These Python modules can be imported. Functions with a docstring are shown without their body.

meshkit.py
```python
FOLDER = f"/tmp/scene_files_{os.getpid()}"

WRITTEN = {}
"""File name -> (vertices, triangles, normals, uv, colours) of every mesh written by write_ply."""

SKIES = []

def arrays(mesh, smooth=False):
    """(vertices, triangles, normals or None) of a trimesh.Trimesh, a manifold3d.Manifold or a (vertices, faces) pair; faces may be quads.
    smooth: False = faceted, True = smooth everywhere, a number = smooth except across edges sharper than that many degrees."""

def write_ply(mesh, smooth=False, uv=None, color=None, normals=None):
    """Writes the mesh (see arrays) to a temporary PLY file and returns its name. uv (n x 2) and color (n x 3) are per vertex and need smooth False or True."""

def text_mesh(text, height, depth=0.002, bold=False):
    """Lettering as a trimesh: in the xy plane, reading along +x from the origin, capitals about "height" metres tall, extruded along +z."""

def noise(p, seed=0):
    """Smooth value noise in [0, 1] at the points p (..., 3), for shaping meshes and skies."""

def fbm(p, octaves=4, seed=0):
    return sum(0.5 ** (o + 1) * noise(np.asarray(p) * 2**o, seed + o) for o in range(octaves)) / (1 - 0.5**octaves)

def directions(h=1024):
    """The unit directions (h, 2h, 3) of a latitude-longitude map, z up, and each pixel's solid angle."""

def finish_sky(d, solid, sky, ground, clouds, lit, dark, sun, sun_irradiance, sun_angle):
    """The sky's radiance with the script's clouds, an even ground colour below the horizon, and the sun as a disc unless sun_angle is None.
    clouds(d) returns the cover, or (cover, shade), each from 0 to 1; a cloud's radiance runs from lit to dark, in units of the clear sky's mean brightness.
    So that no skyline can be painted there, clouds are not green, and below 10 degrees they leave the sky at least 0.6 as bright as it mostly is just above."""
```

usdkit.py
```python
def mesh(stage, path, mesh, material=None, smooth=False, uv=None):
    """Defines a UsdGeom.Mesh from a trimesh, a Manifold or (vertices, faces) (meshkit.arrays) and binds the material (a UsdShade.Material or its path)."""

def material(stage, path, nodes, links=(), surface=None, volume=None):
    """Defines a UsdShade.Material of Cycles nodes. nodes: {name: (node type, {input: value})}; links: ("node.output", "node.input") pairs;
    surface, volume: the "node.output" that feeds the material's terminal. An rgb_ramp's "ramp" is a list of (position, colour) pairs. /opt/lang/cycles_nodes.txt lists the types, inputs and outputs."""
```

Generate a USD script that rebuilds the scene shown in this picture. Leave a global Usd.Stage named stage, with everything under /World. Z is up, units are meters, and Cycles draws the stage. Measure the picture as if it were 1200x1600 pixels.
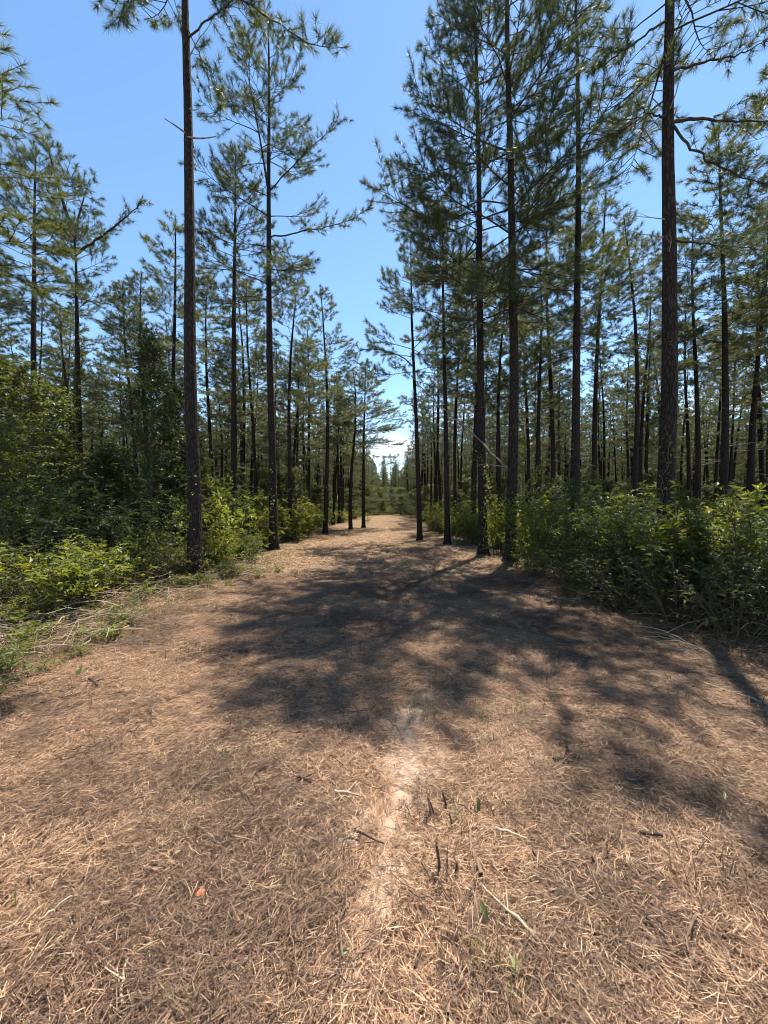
import math
import numpy as np
import meshkit, usdkit
from pxr import Usd, UsdGeom, UsdLux, UsdShade, Gf, Sdf, Vt

stage = Usd.Stage.CreateInMemory()
UsdGeom.SetStageUpAxis(stage, "Z")
UsdGeom.SetStageMetersPerUnit(stage, 1.0)
UsdGeom.Xform.Define(stage, "/World")
UsdGeom.Scope.Define(stage, "/World/Looks")

# ------------------------------------------------------------------ camera, sky, sun, exposure
EYE = np.array([0.0, 0.0, 1.6])
F = 601.0                      # focal length in pixels of the 1200 x 1600 photograph
PITCH, YAW = -0.95, 0.95       # degrees
EXPOSURE = 1.36
SUN_AZ, SUN_EL = math.radians(27.0), math.radians(65.5)
SUN_I, SKY_S = 1.25, 0.098

cam = UsdGeom.Camera.Define(stage, "/World/camera")
cam.CreateHorizontalApertureAttr(36.0)
cam.CreateVerticalApertureAttr(48.0)
cam.CreateFocalLengthAttr(36.0 * F / 1200.0)
cam.CreateClippingRangeAttr(Gf.Vec2f(0.05, 5000.0))
cam.CreateExposureAttr(EXPOSURE)
cam.AddTranslateOp().Set(Gf.Vec3d(*EYE))
cam.AddRotateZOp().Set(YAW)
cam.AddRotateXOp().Set(90.0 + PITCH)

dome = UsdLux.DomeLight.Define(stage, "/World/sky")
dome.GetPrim().SetCustomDataByKey("kind", "structure")
skymat = usdkit.material(stage, "/World/Looks/sky_air", {
    "sky": ("sky_texture", {"sky_type": "single_scattering", "sun_disc": False, "sun_elevation": SUN_EL,
                            "sun_rotation": SUN_AZ, "air_density": 1.0, "aerosol_density": 0.05, "ozone_density": 1.6}),
    "tc": ("texture_coordinate", {}),
    "sat": ("hsv", {"hue": 0.495, "saturation": 1.08, "value": 1.0, "fac": 1.0}),
    "sep": ("separate_xyz", {}),
    "map": ("mapping", {"scale": (1.0, 1.0, 2.6)}),
    "cl": ("noise_texture", {"scale": 5.5, "detail": 6.0, "roughness": 0.55}),
    "cd": ("vector_math", {"math_type": "distance", "vector2": (0.0, 0.987, 0.150)}),
    "cb": ("map_range", {"from_min": 0.0, "from_max": 0.13, "to_min": 0.16, "to_max": 0.0, "clamp": True}),
    "cs": ("math", {"math_type": "add"}),
    "shape": ("map_range", {"from_min": 0.50, "from_max": 0.60, "to_min": 0.0, "to_max": 1.0, "clamp": True}),
    "low": ("map_range", {"from_min": 0.26, "from_max": 0.10, "to_min": 0.0, "to_max": 1.0, "clamp": True}),
    "fac": ("math", {"math_type": "multiply"}),
    "mix": ("mix_color", {"b": (7.0, 7.3, 7.8), "use_clamp": False}),
    "bg": ("background_shader", {"strength": SKY_S}),
}, [("tc.generated", "sep.vector"), ("tc.generated", "map.vector"), ("map.vector", "cl.vector"), ("cl.fac", "cs.value1"), ("tc.generated", "cd.vector1"), ("cd.value", "cb.value"), ("cb.result", "cs.value2"), ("cs.value", "shape.value"),
    ("sep.z", "low.value"), ("shape.result", "fac.value1"), ("low.result", "fac.value2"), ("fac.value", "mix.fac"),
    ("sky.color", "sat.color"), ("sat.color", "mix.a"), ("mix.result", "bg.color")], surface="bg.background")
UsdShade.MaterialBindingAPI.Apply(dome.GetPrim()).Bind(skymat)

sun = UsdLux.DistantLight.Define(stage, "/World/sun")
sun.CreateNormalizeAttr(True)
sun.CreateIntensityAttr(SUN_I)
sun.CreateAngleAttr(0.53)
sun.CreateColorAttr(Gf.Vec3f(1.0, 0.935, 0.81))
sun.AddRotateZOp().Set(-math.degrees(SUN_AZ))
sun.AddRotateXOp().Set(-(90.0 - math.degrees(SUN_EL)))

# ------------------------------------------------------------------ helpers
_cp, _sp = math.cos(math.radians(90 + PITCH)), math.sin(math.radians(90 + PITCH))
_cy, _sy = math.cos(math.radians(YAW)), math.sin(math.radians(YAW))
ROT = np.array([[_cy, -_sy, 0], [_sy, _cy, 0], [0, 0, 1]]) @ np.array([[1, 0, 0], [0, _cp, -_sp], [0, _sp, _cp]])


def ray(px, py):
    return ROT @ np.array([(px - 600.0) / F, (800.0 - py) / F, -1.0])


def on_ground(px, py):
    d = ray(px, py)
    p = EYE + d * (-EYE[2] / d[2])
    return np.array([p[0], p[1], 0.0])


def at(px, py, Y):
    d = ray(px, py)
    return EYE + d * (Y / d[1])


def sstep(a, b, x):
    t = np.clip((np.asarray(x, float) - a) / (b - a), 0, 1)
    return t * t * (3 - 2 * t)


def left_edge(y):
    return np.interp(y, [0, 3.4, 6, 9.6, 20, 40, 60], [-3.6, -3.5, -3.4, -3.1, -3.7, -3.3, -2.2])


def right_edge(y):
    return np.interp(y, [0, 3, 4.6, 6.4, 11, 15, 20, 45, 60], [3.1, 3.05, 3.05, 2.9, 3.0, 2.3, 1.8, 2.0, 1.6])


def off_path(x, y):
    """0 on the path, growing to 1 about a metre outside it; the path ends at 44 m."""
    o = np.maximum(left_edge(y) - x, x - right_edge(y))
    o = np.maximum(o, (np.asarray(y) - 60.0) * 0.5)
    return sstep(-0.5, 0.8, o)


def gz(x, y):
    x, y = np.asarray(x, float), np.asarray(y, float)
    x, y = np.broadcast_arrays(x, y)
    p = np.stack([x, y, 0 * x], -1)
    o = off_path(x, y)
    z = 0.03 * o + (0.05 + 0.16 * o) * (meshkit.fbm(p * 0.45, 3, 3) - 0.5)
    z = z + 0.05 * (meshkit.fbm(p * 2.6, 3, 9) - 0.5)
    for c in (0.05, -1.75, 1.75):
        z = z - 0.02 * np.exp(-((x - c) / 0.30) ** 2)
    z = z + 0.022 * np.sin(y * 27 + 3 * np.sin(x * 6)) * np.exp(-((x - 0.16) / 0.17) ** 2) * sstep(1.2, 1.8, y) * sstep(6.5, 4.5, y)
    near = np.hypot(x, y) < 22
    if np.any(near):
        z = z + np.where(near, 0.045 * (meshkit.fbm(p * 7.5, 3, 21) - 0.5), 0)
    return z * np.exp(-np.hypot(x, y) / 120.0)


used = {}


def unique(name, parent="/World"):
    n = used.get((parent, name), 0)
    used[(parent, name)] = n + 1
    return f"{parent}/{name}" if n == 0 else f"{parent}/{name}_{n:03d}"


def tag(prim, label=None, cat=None, group=None, kind=None):
    for k, v in (("label", label), ("category", cat), ("group", group), ("kind", kind)):
        if v:
            prim.SetCustomDataByKey(k, v)
    return prim


VARIED = set()      # materials whose colour varies from leaf to leaf
_rnd = np.random.default_rng(12345)


def mesh_prim(path, vf, mat, smooth=False):
    m = usdkit.mesh(stage, path, vf, mat, smooth=smooth)
    if str(mat.GetPath()) in VARIED:
        from scipy.sparse import coo_matrix
        from scipy.sparse.csgraph import connected_components
        f = np.array(m.GetFaceVertexIndicesAttr().Get()).reshape(-1, 3)
        n = len(m.GetPointsAttr().Get())
        e = np.vstack([f[:, :2], f[:, 1:]])
        k, lab = connected_components(coo_matrix((np.ones(len(e), bool), (e[:, 0], e[:, 1])), (n, n)), directed=False)
        UsdGeom.PrimvarsAPI(m).CreatePrimvar("piece", Sdf.ValueTypeNames.FloatArray, "vertex").Set(Vt.FloatArray.FromNumpy(_rnd.random(k)[lab].astype(np.float32)))
    return m


def obj(name, vf, mat, parent=None, smooth=False, kind=None, label=None):
    path = unique(name, str(parent.GetPath()) if parent is not None else "/World")
    m = mesh_prim(path, vf, mat, smooth).GetPrim()
    return tag(m, label=label, kind=kind)


def thing(name, label, cat, loc=(0, 0, 0), rz=0.0, scale=None, group=None, tilt=None):
    x = UsdGeom.Xform.Define(stage, unique(name))
    x.AddTranslateOp().Set(Gf.Vec3d(*map(float, loc)))
    if tilt is not None:
        x.AddRotateYOp().Set(float(tilt))
    x.AddRotateZOp().Set(float(rz))
    if scale is not None:
        x.AddScaleOp().Set(Gf.Vec3f(*map(float, np.broadcast_to(scale, 3))))
    return tag(x.GetPrim(), label, cat, group)


def model(name):
    """A class prim that copies reference."""
    return stage.CreateClassPrim(f"/{name}")


def copy_of(src, name, label, cat, loc, rz=0.0, scale=None, group=None, tilt=None):
    p = thing(name, label, cat, loc, rz, scale, group, tilt)
    p.GetReferences().AddInternalReference(src.GetPath())
    p.SetInstanceable(True)
    return p


def join(parts):
    parts = [p for p in parts if p is not None and len(p[0])]
    at_ = np.cumsum([0] + [len(p[0]) for p in parts])
    return np.vstack([p[0] for p in parts]), np.vstack([np.asarray(p[1]) + a for p, a in zip(parts, at_)])


def unit(a):
    return a / np.maximum(np.linalg.norm(a, axis=-1, keepdims=True), 1e-9)


def frames(d, rng=None):
    ref = np.where(np.abs(d[..., 2:3]) < 0.9, np.array([0, 0, 1.0]), np.array([1.0, 0, 0]))
    e1 = unit(np.cross(d, ref))
    return e1, np.cross(d, e1)


def tubes(P, R, k=3, cap=False):
    """P (n, m, 3) polylines, R (n, m) radii -> one triangle mesh."""
    P, R = np.asarray(P, float), np.asarray(R, float)
    if P.ndim == 2:
        P, R = P[None], R[None]
    if cap:
        P = np.concatenate([P, P[:, -1:] + (P[:, -1:] - P[:, -2:-1]) * 1e-3], 1)
        R = np.concatenate([R, R[:, -1:] * 1e-3], 1)
    n, m, _ = P.shape
    T = unit(np.gradient(P, axis=1))
    mean = unit(T.mean(1, keepdims=True))
    ref = np.where(np.abs(mean[..., 2:3]) < 0.8, np.array([0, 0, 1.0]), np.array([1.0, 0.1, 0]))
    e1 = unit(np.cross(T, np.broadcast_to(ref, T.shape)))
    e2 = np.cross(T, e1)
    a = np.arange(k) * 2 * np.pi / k
    V = P[:, :, None] + R[:, :, None, None] * (np.cos(a)[:, None] * e1[:, :, None] + np.sin(a)[:, None] * e2[:, :, None])
    i = np.arange(n)[:, None, None] * m * k + np.arange(m - 1)[None, :, None] * k
    j = np.arange(k)[None, None]
    j2 = (j + 1) % k
    q = np.stack([i + j, i + j2, i + k + j2, i + k + j], -1).reshape(-1, 4)
    f = np.vstack([q[:, [0, 1, 2]], q[:, [0, 2, 3]]])
    return V.reshape(-1, 3), f


def needle_tufts(rng, pos, dirs, seg, n, width, length=(0.11, 0.19), droop=0.12):
    """n needles on each twig end: slender triangles round the twig."""
    N = len(pos)
    u = rng.random((N, n))
    e1, e2 = frames(dirs)
    ang = np.radians(12 + 62 * u + rng.normal(0, 12, (N, n)))
    az = rng.random((N, n)) * 2 * np.pi
    d = np.cos(ang)[..., None] * dirs[:, None] + np.sin(ang)[..., None] * (np.cos(az)[..., None] * e1[:, None] + np.sin(az)[..., None] * e2[:, None])
    d[..., 2] -= droop
    d = unit(d)
    base = pos[:, None] - dirs[:, None] * (u * np.asarray(seg)[:, None])[..., None]
    L = rng.uniform(length[0], length[1], (N, n))
    side = unit(np.cross(d, rng.normal(size=(N, n, 3)))) * (width / 2)
    V = np.stack([base - side, base + side, base + d * L[..., None]], 2).reshape(-1, 3)
    return V, np.arange(len(V)).reshape(-1, 3)


def smooth_line(pts, n):
    """Resamples a polyline of points to n points along a smooth curve."""
    from scipy.interpolate import PchipInterpolator
    pts = np.asarray(pts, float)
    s = np.concatenate([[0], np.cumsum(np.linalg.norm(np.diff(pts, axis=0), axis=1))])
    return PchipInterpolator(s, pts, axis=0)(np.linspace(0, s[-1], n))


def pine(seed, stems, cb, R, tuft_n=18, width=0.007, spacing=0.55, sides=8, rings=30, hero=False, thin=0.15, dead=6, up=48.0, sec_gap=0.17, bare_z=2.5, nlen=(0.12, 0.20), tuft_gap=0.16, bias=None):
    """stems: [(points from base to top, radius at base)], first the trunk, the others leaders that leave it.
    Returns trunk, list of branches, dead branches, needles."""
    rng = np.random.default_rng(seed)
    trunks, branches, deads, tp, td, ts = [], [], [], [], [], []
    for si, (pts, r0) in enumerate(stems):
        H = pts[-1][2]
        z0 = pts[0][2]
        m = rings if si == 0 else 14
        line = smooth_line(pts, m)
        t = np.linspace(0, 1, m)
        rad = r0 * (1 - t * 0.93) ** 0.75
        if si == 0:
            zz = line[:, 2] - z0
            rad = rad * (1 + 0.7 * np.exp(-zz / 0.17) + 0.14 * np.exp(-zz / 0.8))
        V, Fc = tubes(line, rad, sides if si == 0 else 6)
        if si == 0:
            c = np.repeat(line, sides, 0)
            out = unit((V - c) * [1, 1, 0.0])
            amp = 0.055 if hero else 0.03
            q = np.stack([np.arctan2(out[:, 1], out[:, 0]) * 1.3, V[:, 2] * 0.9, 0 * V[:, 2] + seed], -1)
            k = (meshkit.fbm(q * 2.2, 3, seed) - 0.5) * 2 * amp
            V = V + out * (np.linalg.norm(V - c, axis=1) * k)[:, None]
        trunks.append((V, Fc))

        def stem_at(z):
            return np.array([np.interp(z, line[:, 2], line[:, i]) for i in range(3)])

        c0 = cb if si == 0 else z0 + 0.15 * (H - z0)
        zs, z = [], c0
        while z < H - 0.15:
            zs.append(z)
            z += spacing * rng.uniform(0.6, 1.35) * (1.0 - 0.35 * (z - c0) / max(H - c0, 1))
        az = rng.random() * 6.28
        for z in zs:
            tt = (z - c0) / max(H - c0, 0.1)
            prof = (1 - tt) ** 0.7 * (0.62 + 0.38 * min(1, tt / 0.2)) + 0.06
            for b in range(rng.integers(2, 5) if tt < 0.85 else 3):
                az += 2.4 + rng.normal(0, 0.5)
                if rng.random() < thin * (1.6 if tt < 0.25 else 1.0):
                    continue
                L = R * prof * rng.uniform(0.55, 1.2) * (1.0 if si == 0 else 0.7)
                if bias:
                    L *= max(0.0, 1 + bias[1] * math.cos(az - bias[0]))
                    if L < 0.25:
                        continue
                L = max(L, 0.3)
                el = math.radians(np.interp(tt, [0, 0.5, 1], [2, 18, up]) + rng.normal(0, 13))
                n = 8
                s = np.linspace(0, 1, n)
                e = el + math.radians(np.interp(tt, [0, 1], [16, 14])) * s ** 2 - math.radians(14) * np.sin(s * 3.1) * (1 - tt)
                a = az + np.cumsum(rng.normal(0, 0.07, n))
                step = np.stack([np.cos(e) * np.cos(a), np.cos(e) * np.sin(a), np.sin(e)], -1) * (L / (n - 1))
                base = stem_at(z)
                P = base + np.vstack([[0, 0, 0], np.cumsum(step[1:], 0)])
                rb = (0.005 + 0.0085 * L) * (0.75 if not hero else 0.85)
                mesh = [tubes(P, rb * (1 - 0.85 * s), 5 if hero else 4)]
                ns = max(2, int(L / sec_gap))
                SP, SR = [], []
                for k in range(ns):
                    ss = 0.30 + 0.68 * (k + rng.random() * 0.8) / ns
                    i = min(int(ss * (n - 1)), n - 2)
                    p = P[i] + (P[i + 1] - P[i]) * (ss * (n - 1) - i)
                    d = unit(P[i + 1] - P[i])
                    e1, e2 = frames(d)
                    sd = (1 if k % 2 else -1) * rng.uniform(0.5, 1.0)
                    sl = min((0.20 + 0.34 * (1 - ss)) * L * rng.uniform(0.6, 1.3) + 0.12, 1.15)
                    dd = unit(d * rng.uniform(0.6, 1.0) + e1 * sd + np.array([0, 0, rng.uniform(-0.25, 0.4)]))
                    w = np.linspace(0, 1, 4)[:, None]
                    sp = p + dd * sl * w + np.array([0, 0, 0.16]) * sl * w ** 2 + rng.normal(0, 0.02, (4, 3)) * w
                    SP.append(sp)
                    SR.append(np.linspace(0.0065, 0.0028, 4) * (1 + 0.4 * L / 2))
                    nt = 1 + int(sl / tuft_gap)
                    for q in range(nt):
                        u = 1 - 0.78 * q / max(nt, 1)
                        j = min(int(u * 3), 2)
                        pp = sp[j] + (sp[j + 1] - sp[j]) * (u * 3 - j)
                        if q == 0:
                            dq = unit(sp[3] - sp[2])
                        else:
                            dq = unit(unit(sp[j + 1] - sp[j]) + rng.normal(0, 0.5, 3) + [0, 0, 0.25])
                            pp = pp + dq * 0.09
                        tp.append(pp); td.append(dq); ts.append(0.09)
                tp.append(P[-1]); td.append(unit(P[-1] - P[-2])); ts.append(0.16)
                if tt > 0.5:
                    tp.append(P[-2]); td.append(unit(P[-1] - P[-2] + rng.normal(0, 0.3, 3) * 0.1)); ts.append(0.14)
                mesh.append(tubes(np.array(SP), np.array(SR), 3))
                branches.append(join(mesh))
        top = line[-1]
        for q in range(3):
            tp.append(top + [0, 0, 0.02 - 0.12 * q]); td.append(unit(np.array([rng.normal(0, .15), rng.normal(0, .15), 1.0]))); ts.append(0.14)
        if si == 0:
            for q in range(dead):
                z = rng.uniform(min(bare_z, cb * 0.6), cb * 1.02)
                a, L, e = rng.random() * 6.28, rng.uniform(0.25, 1.0) * min(1.0, R * 0.5), rng.uniform(-0.2, 0.5)
                w = np.linspace(0, 1, 5)
                d = np.array([math.cos(a) * math.cos(e), math.sin(a) * math.cos(e), math.sin(e)])
                P = stem_at(z) + d * (L * w)[:, None] + np.cumsum(rng.normal(0, 0.025, (5, 3)) * w[:, None], 0)
                mesh = [tubes(P, 0.013 * (1 - 0.75 * w), 4)]
                if L > 0.5:
                    d2 = unit(d + rng.normal(0, 0.6, 3))
                    mesh.append(tubes(P[2] + d2 * (0.3 * L * w)[:, None], 0.006 * (1 - 0.7 * w), 3))
                deads.append(join(mesh))
    needles = needle_tufts(rng, np.array(tp), np.array(td), np.array(ts), tuft_n, width, nlen)
    return join(trunks), branches, deads, needles


def build_pine(parent, parts, mats, hero):
    trunk, branches, deads, needles = parts
    obj("trunk", trunk, mats[0], parent, smooth=True)
    if hero:
        for b in branches:
            obj("branch", b, mats[1], parent)
        for b in deads:
            obj("dead_branch", b, mats[2], parent)
    else:
        obj("branches", join(branches + deads), mats[1], parent, kind="stuff")
    obj("needles", needles, mats[3], parent, kind="stuff")


LEAF4 = (np.array([[0, 0, 0], [.42, .5, .13], [.42, -.5, .13], [.46, 0, 0], [1, 0, -.12]]), np.array([[0, 3, 1], [0, 2, 3], [3, 4, 1], [3, 2, 4]]))
LEAF2 = (np.array([[0, 0, 0], [.45, .5, .1], [.45, -.5, .1], [1, 0, -.08]]), np.array([[0, 2, 1], [2, 3, 1]]))
LEAF8 = (np.array([[0, 0, 0], [.22, .36, .08], [.22, -.36, .08], [.25, 0, 0], [.55, .47, .10], [.55, -.47, .10], [.58, 0, -.02], [.82, .25, -.02], [.82, -.25, -.02], [1, 0, -.16]]),
         np.array([[0, 3, 1], [0, 2, 3], [1, 3, 6], [1, 6, 4], [3, 2, 5], [3, 5, 6], [4, 6, 7], [6, 5, 8], [7, 6, 9], [6, 8, 9]]))


def place_leaves(p, d, nrm, L, W, leaf):
    """Leaves at p along d with faces towards nrm -> vertices (n, k, 3) and the leaf's faces."""
    y = unit(np.cross(nrm, d))
    z = np.cross(d, y)
    v = leaf[0]
    V = p[:, None] + (d[:, None] * (v[None, :, 0:1] * L[:, None, None]) + y[:, None] * (v[None, :, 1:2] * W[:, None, None]) + z[:, None] * (v[None, :, 2:3] * L[:, None, None]))
    return V


def leaves_mesh(V, leaf):
    n, k = V.shape[:2]
    return V.reshape(-1, 3), (leaf[1][None] + (np.arange(n) * k)[:, None, None]).reshape(-1, 3)


def shrub(seed, H, W, stems=7, twigs=9, per=7, leaf=0.07, ratio=0.42, kind=LEAF4, stem_r=0.008, low=0.2, spread=1.0, sapling=False, twig_len=0.32, tip_up=0.3):
    """Returns (stems mesh, leaf vertices (n, k, 3))."""
    rng = np.random.default_rng(seed)
    SP, SR, TP, TR, lp, ld = [], [], [], [], [], []
    w7 = np.linspace(0, 1, 7)
    lines = []
    if sapling:
        base = np.array([0, 0, 0.0])
        trunk = base + np.stack([0.06 * H * np.sin(w7 * 2 + seed) * w7, 0.05 * H * np.cos(w7 * 2 + seed) * w7, H * w7], -1)
        SP.append(trunk); SR.append(np.linspace(stem_r * 3, stem_r * 0.5, 7))
        for k in range(stems):
            t = 0.10 + 0.88 * (k + rng.random()) / stems
            a = k * 2.4 + rng.normal(0, .4)
            L = W * 0.5 * (1 - t) ** 0.6 * rng.uniform(0.7, 1.2) + 0.2
            p = np.array([np.interp(t, w7, trunk[:, i]) for i in range(3)])
            e = np.interp(t, [0, 1], [0.15, 0.9]) + rng.normal(0, .15)
            d = np.array([math.cos(a) * math.cos(e), math.sin(a) * math.cos(e), math.sin(e)])
            ln = p + d * (L * w7)[:, None] + np.array([0, 0, -0.12]) * L * (w7 ** 2)[:, None]
            lines.append((ln, L))
            SP.append(ln); SR.append(np.linspace(stem_r, stem_r * 0.35, 7))
    else:
        for k in range(stems):
            a = k * 2.4 + rng.normal(0, .5)
            r = W * 0.5 * math.sqrt((k + 0.5) / stems) * rng.uniform(0.75, 1.1)
            h = H * rng.uniform(0.72, 1.05) * (1 - 0.35 * (2 * r / W) ** 2)
            b = np.array([math.cos(a), math.sin(a), 0]) * 0.25 * r
            tip = np.array([math.cos(a) * r * spread, math.sin(a) * r * spread, h])
            ln = b + (tip - b) * np.stack([w7 ** 1.4, w7 ** 1.4, w7 ** 0.85], -1) + np.cumsum(rng.normal(0, 0.012 * H, (7, 3)) * w7[:, None], 0)
            ln[0] = b
            lines.append((ln, h))
            SP.append(ln); SR.append(np.linspace(stem_r, stem_r * 0.3, 7))
    w4 = np.linspace(0, 1, 4)[:, None]
    for ln, L in lines:
        for q in range(twigs):
            t = low + (1 - low) * (q + rng.random()) / twigs
            p = np.array([np.interp(t, w7, ln[:, i]) for i in range(3)])
            i = min(int(t * 6), 5)
            d0 = unit(ln[i + 1] - ln[i])
            d = unit(d0 * 0.5 + unit(rng.normal(size=3)) * 0.9 + [0, 0, tip_up])
            tl = twig_len * rng.uniform(0.5, 1.3) * (1.1 - 0.5 * t)
            tw = p + d * tl * w4 + np.array([0, 0, -0.15]) * tl * w4 ** 2
            TP.append(tw); TR.append(np.linspace(stem_r * 0.4, stem_r * 0.18, 4))
            n = max(2, int(per * rng.uniform(0.7, 1.3)))
            u = (np.arange(n) + rng.random(n)) / n * 0.9 + 0.1
            pos = np.stack([np.interp(u, w4[:, 0], tw[:, i]) for i in range(3)], -1)
            e1, e2 = frames(np.broadcast_to(d, (n, 3)))
            sgn = np.where(np.arange(n) % 2, 1, -1)[:, None]
            dl = unit(d * rng.uniform(0.3, 0.9, (n, 1)) + e1 * sgn * rng.uniform(0.5, 1.0, (n, 1)) + e2 * rng.normal(0, 0.35, (n, 1)) + [0, 0, -0.12])
            lp.append(pos); ld.append(dl)
    lp, ld = np.vstack(lp), np.vstack(ld)
    n = len(lp)
    nrm = unit(np.array([0, 0, 1.0]) + rng.normal(0, 0.42, (n, 3)))
    Ls = leaf * rng.uniform(0.55, 1.25, n)
    V = place_leaves(lp, ld, nrm, Ls, Ls * ratio, kind)
    st = join([tubes(np.array(SP), np.array(SR), 5), tubes(np.array(TP), np.array(TR), 3)])
    return st, V


# ------------------------------------------------------------------ materials
def ramp_material(name, stops, rough=0.75, island=True, noise_scale=None, translucent=0.0, spec=0.3, bump=None, tr_boost=1.6, var=0.0):
    nodes = {"ramp": ("rgb_ramp", {"ramp": stops}), "p": ("principled_bsdf", {"roughness": rough, "specular_ior_level": spec})}
    links = []
    if island:
        nodes["g"] = ("attribute", {"attribute": "piece"})
        src = "g.fac"
        VARIED.add(f"/World/Looks/{name}")
    else:
        src = None
    if noise_scale:
        nodes["gp"] = ("geometry", {})
        nodes["n"] = ("noise_texture", {"scale": noise_scale, "detail": 4.0, "roughness": 0.6})
        links += [("gp.position", "n.vector")]
        if src:
            nodes["mx"] = ("mix_float", {"fac": 0.5})
            nodes["nr"] = ("map_range", {"from_min": 0.3, "from_max": 0.7, "to_min": 0.0, "to_max": 1.0, "clamp": True})
            links += [("n.fac", "nr.value"), (src, "mx.a"), ("nr.result", "mx.b")]
            src = "mx.result"
        else:
            nodes["nr"] = ("map_range", {"from_min": 0.3, "from_max": 0.7, "to_min": 0.0, "to_max": 1.0, "clamp": True})
            links += [("n.fac", "nr.value")]
            src = "nr.result"
    links.append((src, "ramp.fac"))
    col = "ramp.color"
    if var:
        nodes["oi"] = ("object_info", {})
        nodes["vr"] = ("map_range", {"from_min": 0.0, "from_max": 1.0, "to_min": 1 - var, "to_max": 1 + var})
        nodes["hs"] = ("hsv", {"saturation": 1.0, "fac": 1.0, "hue": 0.5})
        links += [("oi.random", "vr.value"), ("vr.result", "hs.value"), (col, "hs.color")]
        col = "hs.color"
    links.append((col, "p.base_color"))
    out = "p.BSDF"
    if translucent:
        nodes["br"] = ("mix_color", {"blend_type": "multiply", "fac": 1.0, "b": (tr_boost * 1.15, tr_boost, tr_boost * 0.45), "use_clamp": False})
        nodes["tl"] = ("translucent_bsdf", {})
        nodes["mc"] = ("mix_closure", {"fac": translucent})
        links += [(col, "br.a"), ("br.result", "tl.color"), ("p.BSDF", "mc.closure1"), ("tl.BSDF", "mc.closure2")]
        out = "mc.closure"
    return usdkit.material(stage, f"/World/Looks/{name}", nodes, links, surface=out)


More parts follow.
